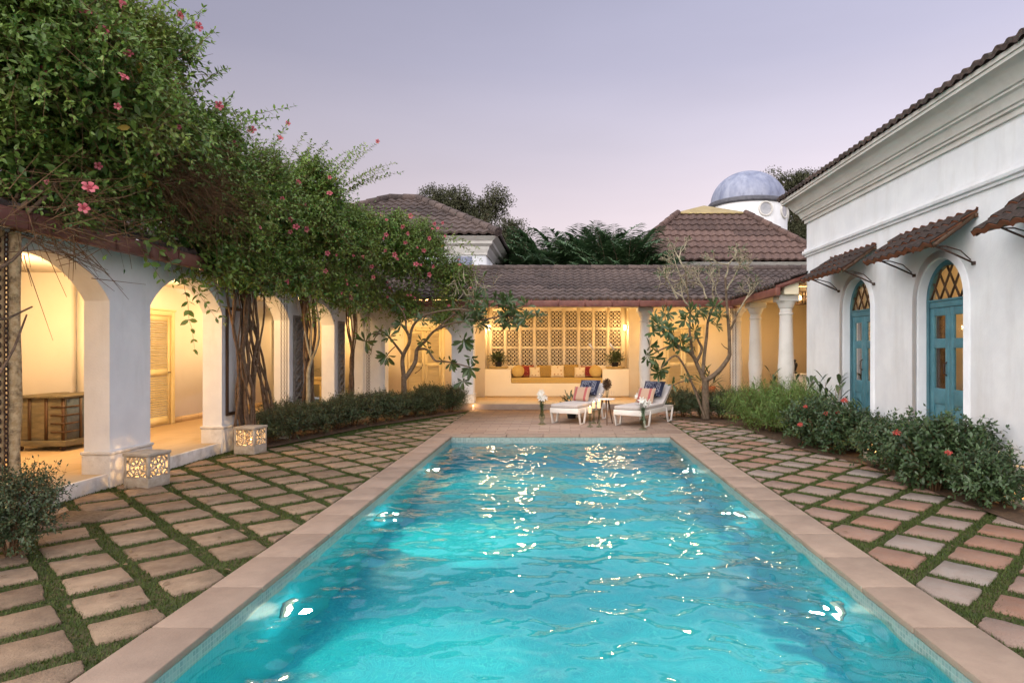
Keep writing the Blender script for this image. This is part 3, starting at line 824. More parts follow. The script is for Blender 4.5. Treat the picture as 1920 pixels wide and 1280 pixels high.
# lattice wall
JX = [-2.16+.467*i for i in range(9)]; JZ = [2.82-.605*i-.515 for i in range(3)]
mb = MB()
xs = [-2.29] + sum([[x, x+.37] for x in JX], []) + [2.1]
for i in range(0, len(xs), 2): mb.box((xs[i], 20.38, .15), (xs[i+1], 20.48, 2.98))
for x in JX:
    zz = [.15] + sum([[z, z+.515] for z in reversed(JZ)], []) + [2.98]
    for i in range(0, len(zz), 2): mb.box((x, 20.381, zz[i]), (x+.37, 20.479, zz[i+1]))
obj('lattice_frame', mb, M['cream'], back)
mb = MB(); w, h = .37, .515
def diag_bars(mb, x0, z0, w, h, y0, y1, pitch, bw, sgn, ph=0):
    k = -int((w+h)/pitch)-2
    while k*pitch < w+h+pitch:
        c = k*pitch+ph; k += 1
        a, b = (1, sgn)
        poly = [(0,0),(w,0),(w,h),(0,h)]
        n2 = math.sqrt(2)
        poly = clip(poly, a, b, c+bw*n2/2)
        if len(poly) > 2: poly = clip(poly, -a, -b, -(c-bw*n2/2))
        if len(poly) > 2 and area(poly) > 1e-5:
            mb.prism([(x0+p, z0+q) for p, q in poly], y0, y1, lambda x, z, d: (x, d, z))
pt = .1233
diag_bars(mb, 0, 0, w, h, .02, .055, pt, .019, 1, 0); diag_bars(mb, 0, 0, w, h, .021, .056, pt, .019, -1, 0)
for i in range(3):
    for j in range(4):
        cx, cz = pt*(i+.5), .011+pt*(j+.5)
        ring = []
        for a in range(17):
            an = 2*math.pi*a/16; ring.append((cx+.036*math.cos(an), .037, cz+.036*math.sin(an)))
        mb.tube(ring, .008, 5, cap=False)
jal = obj('jali_panel', mb, M['cream'], loc=(0,0,0))
first = True
for x in JX:
    for z in JZ[:3]:
        if first: o = jal; first = False
        else: o = jal.copy(); C.objects.link(o)
        o.parent = back; o.location = Vector((x, 20.39, z)) - back.location
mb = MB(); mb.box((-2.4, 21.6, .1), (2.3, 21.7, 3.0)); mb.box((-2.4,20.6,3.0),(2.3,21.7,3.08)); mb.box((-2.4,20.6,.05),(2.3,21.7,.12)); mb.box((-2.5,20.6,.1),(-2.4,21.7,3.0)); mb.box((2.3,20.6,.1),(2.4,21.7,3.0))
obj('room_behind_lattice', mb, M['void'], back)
louvred_door(back, Matrix.Translation((-4.12, 19.5, .15)), 1.05, 2.02, 2)
louvred_door(back, Matrix.Translation((3.76, 19.5, .15)), 1.05, 2.08, 2)
# roof
mb = MB(); tile_slope(mb, (0, 16.48, 2.90), (1,0,0), (0,1,.355), -8.2, 8.6, -8.2, 8.6, 3.52, seed=5)
tile_slope(mb, (0, 23.1, 2.90), (1,0,0), (0,-1,.355), -8.2, 8.6, -8.2, 8.6, 3.52, seed=6)
tile_slope(mb, (4.38, 0, 2.90), (0,1,0), (1,0,.355), 13.0, 20, 13.0, 20, 3.5, seed=8)
rf = obj('tiled_roof', mb, M['tile'], back, smooth=50)
mb = MB(); ridge(mb, (-8.2, 19.8, 4.10), (8.6, 19.8, 4.10), .11); obj('ridge_tiles', mb, M['tile'], rf, smooth=50)
mb = MB(); mb.box((-4.898, 16.40, 2.70), (4.38, 16.50, 2.86)); mb.box((4.382, 13.0, 2.70), (4.48, 16.50, 2.86)); obj('gutter', mb, M['gutter'], back, bev=.008)
mb = MB()
for i in range(13):
    mb = MB(); x = -4.2+i*.69; mb.box((x, 16.389, 2.69), (x+.035, 16.399, 2.885)); obj('gutter_bracket', mb, M['gutter'], back)
mb = MB(); mb.bar((4.40, 13.05, 2.86), (5.02, 13.05, 3.08), .05, .09); obj('rake_board', mb, M['gutter'], back)
for i in range(8):
    mb = MB(); mb.bar((4.49, 13.3+i*.42, 2.82), (5.3, 13.3+i*.42, 3.10), .06, .08); obj('rafter', mb, M['gutter'], back)
for i in range(14):
    mb = MB(); mb.bar((-4.0+i*.6, 16.52, 2.81), (-4.0+i*.6, 17.5, 3.14), .06, .07); obj('rafter', mb, M['gutter'], back)
# columns
def column(x, y, parent, ang):
    mb = MB()
    prof = [(.0,.15),(.20,.15),(.20,.27),(.165,.29),(.165,.33),(.135,.36),(.14,.60),(.155,1.0),(.170,1.25),(.158,1.34),(.150,1.6),(.138,2.0),(.128,2.32),(.145,2.335),(.145,2.365),(.128,2.38),(.128,2.46),(.15,2.48),(.155,2.51),(.19,2.575),(.195,2.60),(.0,2.60)]
    mb.lathe(prof, (x, y, 0), 28)
    c = obj('column', mb, M['trim'], parent, smooth=35)
    mb = MB(); mb.box((x-.205, y-.205, 2.60), (x+.205, y+.205, 2.729)); mb.box((x-.22,y-.22,.12),(x+.22,y+.22,.152)); obj('abacus', mb, M['trim'], c, bev=.01)
column(2.29, 17.25, back, 0); column(4.75, 15.55, back, 0); column(4.75, 13.45, back, 0); column(4.75, 17.25, back, 0)
# wall sconces and lamps
def sconce(x, side, label):
    t = thing('wall_sconce', label, 'wall lamp', (x, 19.9, 2.2), 'wall lamps beside the lattice')
    f = MB(); f.box((x-.012 if side>0 else x, 19.86, 2.20), (x if side>0 else x+.012, 19.94, 2.36)); f.bar((x-side*.01,19.9,2.30),(x-side*.07,19.9,2.30),.015); obj('bracket', f, M['iron'], t)
    f = MB(); f.lathe([(0,0),(.028,0),(.034,.15),(0,.155)], (x-side*.08, 19.9, 2.2), 14); obj('shade', f, M['bulb'], t, smooth=40)
    l = bpy.data.lights.new('lamp_light', 'POINT'); l.energy = 22; l.color = (1,.60,.26); l.shadow_soft_size = .05
    lo = bpy.data.objects.new('lamp_light', l); C.objects.link(lo); lo.parent = t; lo.location = (-side*.16, -.05, .08)
sconce(2.1, 1, 'small lit wall lamp at the side of the lattice wall nearest the round column')
sconce(-2.29, -1, 'small lit wall lamp at the side of the lattice wall behind the leafy branches')
for i, (x, y, p) in enumerate(((-3.9, 17.9, 75), (-1.0, 17.9, 44), (1.3, 17.9, 44), (3.6, 17.9, 66), (6.6, 16.0, 110))):
    lampfix(x, y, 2.98, p, f'veranda ceiling lamp above {("the louvred double door beside the arch","the seat beside the leafy tree","the seat beside the round column","the louvred door behind the leafless tree","the columned corner")[i]}')
t = thing('hanging_lantern', 'lit glass lantern hanging under the veranda roof by the white house corner', 'lantern', (5.36, 14.3, 2.55))
f = MB(); x, y = 5.36, 14.3
for a in (-1,1):
    for b_ in (-1,1): f.box((x+a*.09-.008, y+b_*.09-.008, 2.62), (x+a*.09+.008, y+b_*.09+.008, 2.88))
f.box((x-.105,y-.105,2.60),(x+.105,y+.105,2.62)); f.box((x-.105,y-.105,2.88),(x+.105,y+.105,2.895)); f.tube([(x,y,2.895),(x,y,3.0)], .01, 6)
obj('frame', f, M['iron'], t)
f = MB(); f.box((x-.085,y-.085,2.625),(x+.085,y+.085,2.875)); obj('glass', f, M['glass'], t)
f = MB(); f.lathe([(0,0),(.035,.02),(.03,.08),(0,.11)], (x,y,2.70), 12); obj('bulb', f, M['candleglow'], t, smooth=True)
l = bpy.data.lights.new('lamp_light', 'POINT'); l.energy = 14; l.color = (1,.66,.32); l.shadow_soft_size = .05
lo = bpy.data.objects.new('lamp_light', l); C.objects.link(lo); lo.parent = t; lo.location = (-.13, -.13, .2)

# ================================================================== RIGHT WHITE HOUSE
HX = 5.05; HY = 13.1
house = thing('white_house', 'tall white house with heavy cornice, arched blue doors and small tiled awnings', 'house', (HX, 9, 0))
def mH(a, z, d): return (HX+d, a, z)
DO = [(10.38, 11.40), (7.99, 9.02)]
mb = MB(); wall(mb, mH, 2.0, HY, -.06, 4.72, .235, [(a, b, .18, 2.27, .53, 'semi') for a, b in DO], 28)
mb.box((HX+.236, HY-.3, -.06), (9.5, HY-.001, 4.72))
obj('house_wall', mb, M['plaster'], house)
prof = [(0,4.17),(.035,4.17),(.035,4.235),(.07,4.245),(.07,4.275),(.095,4.285),(.105,4.33),(.14,4.385),(.175,4.40),(.175,4.425),(.20,4.435),(.225,4.48),(.275,4.55),(.345,4.60),(.385,4.615),(.385,4.655),(.405,4.66),(.405,4.715),(0,4.716)]
path = [(HX,2.0,-1,0),(HX,HY,-1,1),(9.5,HY,0,1)]
mb = MB(); mb.sweep(prof, path); obj('cornice', mb, M['trim'], house, smooth=30)
prof = [(0,3.49),(.03,3.49),(.035,3.52),(.065,3.535),(.075,3.57),(.065,3.605),(.04,3.61),(.04,3.645),(0,3.655)]
mb = MB(); mb.sweep(prof, path); obj('string_course', mb, M['plaster'], house, smooth=30)
mb = MB(); tile_slope(mb, (HX-.45, 0, 4.735), (0,1,0), (1,0,.36), 2.0, HY+.45, 2.0, HY-3.0, 3.9, tw=.18, amp=.028, seed=9)
tile_slope(mb, (0, HY+.45, 4.735), (1,0,0), (0,-1,.36), HX-.45, 12, HX+3.0, 12, 3.9, tw=.18, amp=.028, seed=10)
rf = obj('tiled_roof', mb, M['tile'], house, smooth=50)
mb = MB(); ridge(mb, (HX-.36, HY+.36, 4.77), (HX+3.0, HY-3.0, 5.95), .08); obj('ridge_tiles', mb, M['tile'], rf, smooth=50)
mb = MB()
mb.box((8.5, 5.5, .18), (8.65, 12.8, 3.3)); mb.box((HX+.236, 5.4, .1), (8.5, 12.8, .18)); mb.box((HX+.236, 5.5, 3.3), (8.65, 12.8, 3.4)); mb.box((HX+.237, 5.4, .18), (8.5, 5.5, 3.3)); mb.box((HX+.237, 9.6, .18), (8.5, 9.7, 3.3))
obj('interior_wall', mb, M['cream'], house)
for i, (a, b) in enumerate(DO):
    # raised surround
    mb = MB(); n = 24; c = (a+b)/2; hw = (b-a)/2
    def outl(off):
        pts = [(c-hw-off, .10)]
        for k in range(n+1):
            an = math.pi*(1-k/n); pts.append((c+(hw+off)*math.cos(an), 2.27+(.53+off)*math.sin(an)))
        pts.append((c+hw+off, .10)); return pts
    I, O = outl(.012), outl(.11)
    for k in range(len(I)-1):
        V = [mH(*I[k], -.025), mH(*I[k+1], -.025), mH(*O[k+1], -.025), mH(*O[k], -.025), mH(*I[k], .0), mH(*I[k+1], .0), mH(*O[k+1], .0), mH(*O[k], .0)]
        mb.add(V, [(0,1,2,3),(0,1,5,4),(3,2,6,7)])
    obj('door_surround', mb, M['plaster'], house)
    # door set 11 cm deep
    d0, d1 = .11, .17
    mb = MB(); I, O = outl(-.075), outl(-.003)
    for k in range(len(I)-1):
        V = [mH(I[k][0], max(I[k][1],.18), d0), mH(I[k+1][0], max(I[k+1][1],.18), d0), mH(O[k+1][0], max(O[k+1][1],.18), d0), mH(O[k][0], max(O[k][1],.18), d0)]
        V += [(x+.06, y, z) for x, y, z in V]
        mb.add(V, [(0,1,2,3),(4,5,6,7),(0,1,5,4),(3,2,6,7)])
    mb.box((HX+d0+.003, a+.075, 2.17), (HX+d1+.01, b-.075, 2.265)); mb.box((HX+d0-.015, a+.07, 2.255), (HX+d0+.003, b-.07, 2.28))
    door = obj('arched_door', mb, M['teal'], house, bev=.004)
    # fan light lattice
    mb = MB(); pitch = (b-a-.15)/2.0; z0 = 2.265
    def zin(y):
        u = (y-c)/(hw-.075); return 2.27+(.53-.075)*math.sqrt(max(0, 1-u*u))
    for sg in (-1, 1):
        for s_ in range(-3, 4):
            yb = c+s_*pitch*.5; P = None; last = None; tt = np.linspace(0, .8, 81)
            for q in tt:
                y = yb+sg*q*.62; z = z0+q
                ok = abs(y-c) < hw-.075 and z < zin(y)
                if ok and P is None: P = (y, z)
                if ok: last = (y, z)
                if P and not ok: break
            if P and last and abs(P[1]-last[1]) > .06:
                mb.bar((HX+d0+.02+(.004 if sg>0 else 0), P[0], P[1]), (HX+d0+.02+(.004 if sg>0 else 0), last[0], last[1]), .024, .02, up=(1,0,0))
    obj('fanlight_lattice', mb, M['darkwood'], door)
    mb = MB()
    for k in range(12):
        y0_, y1_ = a+.075+(b-a-.15)*k/12, a+.075+(b-a-.15)*(k+1)/12
        mb.add([(HX+d0+.04, y0_, z0), (HX+d0+.04, y1_, z0), (HX+d0+.04, y1_, zin(y1_)), (HX+d0+.04, y0_, zin(y0_))], [(0,1,2,3)])
    obj('fanlight_glass', mb, M['windowglass'], door)
    for s_ in (0, 1):
        y0_, y1_ = (a+.078, c-.003) if s_ == 0 else (c+.003, b-.078)
        g = MB(); x0, x1 = HX+d0+.012, HX+d0+.052; st = .085
        g.box((x0, y0_, .19), (x1, y0_+st, 2.165)); g.box((x0, y1_-st, .19), (x1, y1_, 2.165))
        for za, zb in ((.19,.36),(.86,1.07),(1.62,1.75),(2.06,2.165)): g.box((x0+.002, y0_+st, za), (x1-.002, y1_-st, zb))
        g.box((x0+.014, y0_+st, .36), (x1-.01, y1_-st, .86)); g.box((x0+.006, y0_+st+.04, .42), (x0+.014, y1_-st-.04, .80))
        leaf = obj('door_leaf', g, M['teal'], door, bev=.004)
        for za, zb in ((1.07,1.62),(1.75,2.06)):
            g = MB(); g.add([(x0+.02, y0_+st, za), (x0+.02, y1_-st, za), (x0+.02, y1_-st, zb), (x0+.02, y0_+st, zb)], [(0,1,2,3)])
            obj('pane', g, M['windowglass'], door)
    g = MB(); g.tube([(HX+d0+.012, c+.05, 1.25), (HX+d0-.03, c+.05, 1.28), (HX+d0-.03, c+.05, 1.40), (HX+d0+.012, c+.05, 1.43)], .009, 8); obj('door_handle', g, M['iron'], door, smooth=True)
    g = MB(); g.box((HX+.245, b-.05, .2), (HX+.36, b-.02, 2.2)); g.box((HX+.245, a-.42, .2), (HX+.275, a-.02, 2.2)); obj('inner_shutter', g, M['darkwood'], door)
for i, (x, y, p) in enumerate(((7.0, 8.2, 70), (7.0, 11.0, 70))):
    lampfix(x, y, 3.3, p, f'ceiling lamp inside the white house behind its {("near","far")[i]} arched blue door')
# awnings
for i, (y0, y1) in enumerate(((10.2, 11.92), (7.72, 9.46), (5.24, 6.98))):
    mb = MB(); L = math.hypot(.56, .41)
    tile_slope(mb, (HX-.56, 0, 2.87), (0,1,0), (.56,0,.41), y0, y1, y0, y1, L, tw=.20, th=.23, amp=.03, step=.025, seed=20+i, rowmat=lambda r: 1 if r < 3 else 0)
    # underside copy gives the tiles thickness
    tile_slope(mb, (HX-.56, 0, 2.855), (0,1,0), (.56,0,.41), y0+.01, y1-.01, y0+.01, y1-.01, L, tw=.20, th=.23, amp=.03, step=.025, seed=20+i)
    aw = obj('awning', mb, [M['tilenew'], M['tiledark']], house, smooth=50)
    mb = MB(); nrm = Vector((-.41, 0, .56)).normalized()
    for y in (y0+.03, (y0+y1)/2, y1-.03): mb.bar((HX-.54, y, 2.85), (HX-.005, y, 3.245), .035, .05)
    mb.bar((HX-.50, y0, 2.875), (HX-.50, y1, 2.875), .04, .035); mb.bar((HX-.02, y0, 3.22), (HX-.02, y1, 3.22), .035, .05)
    obj('awning_frame', mb, M['darkwood'], aw)
    for y in (y0+.05, y1-.38):
        mb = MB()
        mb.tube([(HX-.51, y, 2.86), (HX-.26, y+.01, 2.76), (HX, y+.03, 2.65)], .012, 7)
        mb.tube([(HX-.50, y, 2.85), (HX-.36, y+.0, 2.85), (HX-.18, y+.01, 2.80), (HX-.05, y+.02, 2.69)], .008, 6)
        mb.lathe([(0,-.02),(.03,-.02),(.03,.02),(0,.02)], (HX-.005, y+.03, 2.65), 10)
        obj('awning_bracket', mb, M['iron'], aw, smooth=40)

# ================================================================== BUILDINGS BEYOND
def pyramid_block(name, label, x0, y0, x1, y1, ze, slope, cut, mat, prof_h, cat='building'):
    t = thing(name, label, cat, ((x0+x1)/2, (y0+y1)/2, 0))
    ov = .45
    mb = MB(); mb.box((x0+ov, y0+ov, 0), (x1-ov, y1-ov, ze-.05)); obj('wall', mb, M['plaster'], t)
    prof = [(0,ze-.62),(.04,ze-.62),(.06,ze-.50),(.10,ze-.45),(.12,ze-.36),(.22,ze-.28),(.24,ze-.2),(.36,ze-.1),(.40,ze-.06),(0,ze-.05)]
    mb = MB(); mb.sweep(prof, [(x0+ov,y0+ov,-1,-1),(x1-ov,y0+ov,1,-1),(x1-ov,y1-ov,1,1),(x0+ov,y1-ov,-1,1),(x0+ov,y0+ov,-1,-1)]); obj('cornice', mb, M['trim'], t, smooth=30)
    mb = MB(); nn = math.sqrt(1+slope*slope); d = cut
    Ls = d*nn
    tile_slope(mb, (0, y0, ze), (1,0,0), (0,1,slope), x0, x1, x0+d, x1-d, Ls, seed=31, tw=.3, th=.42, amp=.05, step=.05)
    tile_slope(mb, (0, y1, ze), (1,0,0), (0,-1,slope), x0, x1, x0+d, x1-d, Ls, seed=32, tw=.3, th=.42, amp=.05, step=.05)
    tile_slope(mb, (x0, 0, ze), (0,1,0), (1,0,slope), y0, y1, y0+d, y1-d, Ls, seed=33, tw=.3, th=.42, amp=.05, step=.05)
    tile_slope(mb, (x1, 0, ze), (0,1,0), (-1,0,slope), y0, y1, y0+d, y1-d, Ls, seed=34, tw=.3, th=.42, amp=.05, step=.05)
    rf = obj('tiled_roof', mb, mat, t, smooth=50)
    mb = MB(); zt = ze+d*slope+.06
    for (ax, ay, bx_, by) in ((x0,y0,x0+d,y0+d),(x1,y0,x1-d,y0+d),(x0,y1,x0+d,y1-d),(x1,y1,x1-d,y1-d)): ridge(mb, (ax,ay,ze+.04), (bx_,by,zt), .14, .42)
    obj('ridge_tiles', mb, mat, rf, smooth=50)
    return t, zt
pv, zt = pyramid_block('tiled_pavilion', 'pavilion with steep reddish tiled hip roof and ochre metal cap', 2.3, 24, 10.3, 32, 4.95, .87, 2.6, M['tilered'], 0)
x0, y0, x1, y1 = 4.9-.08, 26.6-.08, 7.7+.08, 29.4+.08; xc, yc = 6.3, 28
mb = MB(); mb.add([(x0,y0,zt-.0),(x1,y0,zt),(x1,y1,zt),(x0,y1,zt),(xc,yc,zt+.62)], [(0,1,4),(1,2,4),(2,3,4),(3,0,4)])
mb.box((x0,y0,zt-.05),(x1,y1,zt-.001)); obj('metal_cap', mb, M['metalcap'], pv)
fb, zt2 = pyramid_block('corner_block', 'taller white corner block with dark hip roof and cornice behind the vine', -9.6, 20.3, -1.95, 26.9, 5.28, .56, 3.29, M['tile'], 0)
mb = MB(); ridge(mb, (-6.3, 23.6, zt2), (-5.24, 23.6, zt2), .14); obj('ridge_tiles', mb, M['tile'], fb, smooth=50)
mb = MB(); mb.box((-3.35, 20.70, 3.6), (-2.85, 20.749, 4.6)); mb.box((-3.40,20.69,3.55),(-2.80,20.699,3.6)); obj('window', mb, M['dome'], fb)
# domed tower
tw = thing('domed_tower', 'round white tower with bluish dome and porthole windows', 'tower', (9.4, 32, 0))
c = (9.4, 32, 0)
mb = MB(); mb.lathe([(1.86,0),(1.86,8.72)], c, 64); obj('drum_wall', mb, M['plaster'], tw, smooth=30)
mb = MB(); mb.lathe([(1.86,8.60),(1.93,8.62),(1.97,8.68),(1.97,8.80),(1.93,8.86),(1.82,8.88)], c, 64); obj('ring_moulding', mb, M['domering'], tw, smooth=30)
mb = MB(); mb.lathe([(1.86*math.cos(a_*math.pi/40)*(.985), 8.86+1.60*math.sin(a_*math.pi/40)) for a_ in range(0,21)], c, 64); obj('dome', mb, M['dome'], tw, smooth=True)
for k in range(8):
    an = R(-88+k*45 - 45)+.0; an = math.radians(-81) + k*math.radians(38) if k < 9 else an
    if k > 7: break
    xf = Matrix.Translation((c[0], c[1], 8.24)) @ Matrix.Rotation(an, 4, 'Z') @ Matrix.Rotation(R(90), 4, 'Y')
    mb = MB(xf); mb.lathe([(.27,1.80),(.36,1.80),(.37,1.86),(.36,1.91),(.30,1.92),(.28,1.88),(.27,1.80)], n=28)
    w_ = obj('porthole', mb, M['trim'], tw, smooth=40)
    mb = MB(xf); mb.lathe([(0,1.872),(.28,1.872)], n=28); obj('pane', mb, M['windowpane'] if 'windowpane' in M else M['white'], w_)

# ================================================================== PLANTS
T8 = (np.array([(0,0,0),(-.20,.28,.05),(-.21,.62,.04),(0,1,-.06),(.21,.62,.04),(.20,.28,.05),(0,.28,-.01),(0,.62,-.01)], float),
      [(0,1,6),(0,6,5),(2,3,7),(7,3,4),(1,2,7,6),(6,7,4,5)])
T4 = (np.array([(0,0,0),(-.24,.48,.07),(0,1,-.05),(.24,.48,.07)], float), [(0,1,2),(0,2,3)])
TOB = (np.array([(0,0,0),(-.035,.2,.01),(-.115,.55,.03),(-.115,.8,.02),(0,1,-.08),(.115,.8,.02),(.115,.55,.03),(.035,.2,.01),(0,.2,-.01),(0,.55,-.01),(0,.8,-.02)], float),
      [(0,1,8),(0,8,7),(3,4,10),(10,4,5),(1,2,9,8),(8,9,6,7),(2,3,10,9),(9,10,5,6)])   # obovate
TLONG = (np.array([(0,0,0),(-.055,.3,.015),(-.055,.65,.0),(0,1,-.12),(.055,.65,.0),(.055,.3,.015),(0,.3,-.005),(0,.65,-.02)], float),
      [(0,1,6),(0,6,5),(2,3,7),(7,3,4),(1,2,7,6),(6,7,4,5)])
def unit(a): return a/np.maximum(1e-9, np.linalg.norm(a, axis=-1, keepdims=True))
def inst(mb, T, P, A, Nn, S, r):
    """copies of template T at P, pointing along A, with the upper side towards Nn"""
    if len(P) == 0: return
    y = unit(A); x = unit(np.cross(y, Nn)); z = np.cross(x, y)
    tv, tf = T; k = len(tv)
    S = np.asarray(S)
    Sx = S if S.ndim == 2 else np.stack([S, S, S], -1)
    V = (P[:, None, :] + tv[None, :, 0, None]*x[:, None, :]*Sx[:, None, 0:1] + tv[None, :, 1, None]*y[:, None, :]*Sx[:, None, 1:2] + tv[None, :, 2, None]*z[:, None, :]*Sx[:, None, 2:3])
    base = np.arange(len(P))[:, None, None]*k
    n0 = mb.n
    byk = {}
    for f in tf: byk.setdefault(len(f), []).append(f)
    mb.V.append(V.reshape(-1, 3)); mb.n += len(P)*k
    for kk, fl in byk.items():
        F = (base + np.array(fl)[None]).reshape(-1, kk) + n0
        mb.F.append((F, np.repeat(r, len(fl)), np.full(len(F), mb.m, dtype=np.int32)))
def stems(mb, A, B, r0, r1=None, r=.5):
    """thin three-sided stems from A to B"""
    r1 = r0*.6 if r1 is None else r1
    n = len(A); d = unit(B-A); u = np.tile([.31,.2,.93], (n,1)); x = unit(np.cross(d, u)); y = np.cross(d, x)
    V = []
    for P, rr in ((A, r0), (B, r1)):
        for k in range(3):
            a = 2*math.pi*k/3; V.append(P+(x*math.cos(a)+y*math.sin(a))*rr)
    V = np.stack(V, 1).reshape(-1, 3); b = np.arange(n)[:, None]*6
    F = np.concatenate([b+np.array([k, (k+1)%3, 3+(k+1)%3, 3+k]) for k in range(3)])
    mb.F.append((F+mb.n, np.full(len(F), r), np.full(len(F), mb.m, dtype=np.int32))); mb.V.append(V); mb.n += n*6
def shoots(lf, st, P, D, L, leaf, gap, g, droop=.35, T=T4, stem=.0025, spread=.9, tip=.45, up=.35, rr=None):
    """leafy shoots: nodes along curved stems with opposite leaves"""
    n = len(P); K = max(2, int(round(np.mean(L)/gap)))
    D = unit(D); side = unit(np.cross(D, g.normal(size=(n,3)))); side2 = np.cross(D, side)
    rr = g.uniform(0, 1, n) if rr is None else rr
    prev = P
    for k in range(1, K+1):
        s_ = (k/K)*L[:, None]
        Q = P + D*s_ + np.array([0,0,-1])*droop*(s_**2) + g.normal(0, .006, (n,3))
        dirk = unit(Q-prev)
        if st is not None: stems(st, prev, Q, stem*(1-.6*(k-1)/K), stem*(1-.6*k/K))
        sz = leaf*(1-tip*(k/K)**2)*g.uniform(.7, 1.15, n)
        sd = side if k % 2 else side2
        for sg in (-1, 1):
            ax = unit(dirk*.55 + sd*sg*spread + g.normal(0, .22, (n,3)) + np.array([0,0,-.1]))
            nn = unit(dirk*.5 + np.array([0,0,up+.5]) + g.normal(0, .35, (n,3)))
            inst(lf, T, Q, ax, nn, sz, np.clip(rr*.6+g.uniform(0,.4,n), 0, 1))
        prev = Q
    ax = unit(dirk+g.normal(0,.2,(n,3))); inst(lf, T, prev, ax, unit(g.normal(0,1,(n,3))+np.array([0,0,1.2])), leaf*.6*np.ones(n), rr)

# ---- flowering vine over the arcade
vine_specs = [ # (py px, Y, r, leaf size, density)
 ("near", [(-30,60,6.3,1.25),(110,170,6.5,1.12),(40,330,6.2,.62),(200,115,7.4,.90),(160,330,6.9,.58),(230,385,7.5,.45),(110,385,6.5,.35)], .100, (-5.0,5.9)),
 ("mid",  [(290,110,8.2,.50),(280,260,7.9,.85),(365,300,9.0,.92),(415,400,9.4,.74),(330,420,8.5,.42),(380,455,9.1,.45),(440,470,9.9,.5),(400,500,9.0,.30),(455,515,9.8,.36)], .095, (-5.14,10.3)),
 ("third",[(470,370,10.6,.92),(500,450,11.0,.72),(520,505,11.1,.38),(500,530,10.6,.30),(560,530,11.4,.38),(565,400,12.2,1.05),(590,480,12.6,.62)], .092, (-5.1,12.8)),
 ("far",  [(620,540,12.9,.42),(655,560,13.6,.40),(645,455,13.8,.93),(650,520,14.3,.55),(720,470,15.2,.98),(700,555,15.5,.5),(785,487,15.9,.96),(850,530,16.1,.62),(760,575,15.8,.50),(830,590,16.0,.38)], .085, (-5.1,15.3)),
]
vlab = {"near":"pink flowering vine with large leaves nearest the camera above the first arch",
        "mid":"pink flowering vine on the thick twisted trunk bundle beside the second arch",
        "third":"pink flowering vine climbing the carved grey pier in the middle of the arcade",
        "far":"pink flowering vine mounded over the far arcade corner and tiled roof"}
# flower template: trumpet with five lobes
def flower_mesh():
    mb = MB()
    mb.m = 0
    for k in range(5):
        a = 2*math.pi*k/5; c_, s_ = math.cos(a), math.sin(a); tx, ty = -s_, c_
        def p(rad, w, z): return (c_*rad+tx*w, s_*rad+ty*w, z)
        V = [p(.006,-.003,-.045), p(.006,.003,-.045), p(.014,.009,-.01), p(.014,-.009,-.01), p(.030,.017,.006), p(.030,-.017,.006), p(.046,.010,.0), p(.046,-.010,.0)]
        mb.add(V, [(0,1,2,3),(3,2,4,5),(5,4,6,7)], k/5)
    mb.m = 1; mb.lathe([(.0,-.006),(.013,-.006)], n=10)
    return mesh_of('flower', mb, (0,0,0), [M['petal'], M['petaldark']], True)
FL = flower_mesh()
def put_flower(parent, pos, d, s, name='flower'):
    o = bpy.data.objects.new(name, FL); C.objects.link(o); o.parent = parent
    o.location = Vector(pos) - root_loc(parent)
    o.rotation_euler = Vector(d).to_track_quat('Z', 'Y').to_euler(); o.scale = (s,)*3
    return o
flower_px = {"near":[(192,57,6.2),(233,143,6.0),(77,137,6.0),(157,390,5.3),(28,18,6.0),(168,350,5.6),(240,100,6.4),(160,22,6.2),(226,5,6.4)],
 "mid":[(294,288,7.3),(326,158,7.6),(373,50,7.6),(411,198,8.2),(338,28,7.8),(472,243,9.3),(440,270,9)],
 "third":[(540,231,11.2),(526,258,11),(560,342,11.2),(618,362,11.6),(545,412,10.5),(555,425,10.5),(540,528,10.7),(614,475,11.6),(610,508,11.6),(680,480,12.6),(575,430,11)],
 "far":[(708,265,13.2),(755,425,14.3),(765,438,14.3),(805,447,14.9),(740,478,14.3),(745,485,14.3),(697,500,13.7),(760,455,14.2),(795,470,14.8),(780,495,14.7),(805,515,15.1),(815,420,15),(724,440,14),(770,405,14.8),(830,418,15.2),(700,520,13.6),(722,470,14),(812,500,15.2)]}
extra = {"near":[(250,-30,310,-60,7.6),(300,30,345,10,7.8)],
 "mid":[(330,90,395,25,7.9),(350,120,402,62,7.9),(380,230,440,170,9),(400,190,500,225,9.2),(430,240,545,205,9.6),(380,160,430,125,8.6)],
 "third":[(540,330,590,240,11.8),(560,330,605,262,11.8),(500,300,540,228,11),(590,330,650,265,12.4),(610,340,690,262,12.6),(430,300,450,240,10)],
 "far":[(640,340,715,258,13.3),(640,350,745,300,13.3),(650,360,760,320,13.5),(840,440,900,480,15.6),(620,340,668,270,13),(660,350,735,305,13.4)]}
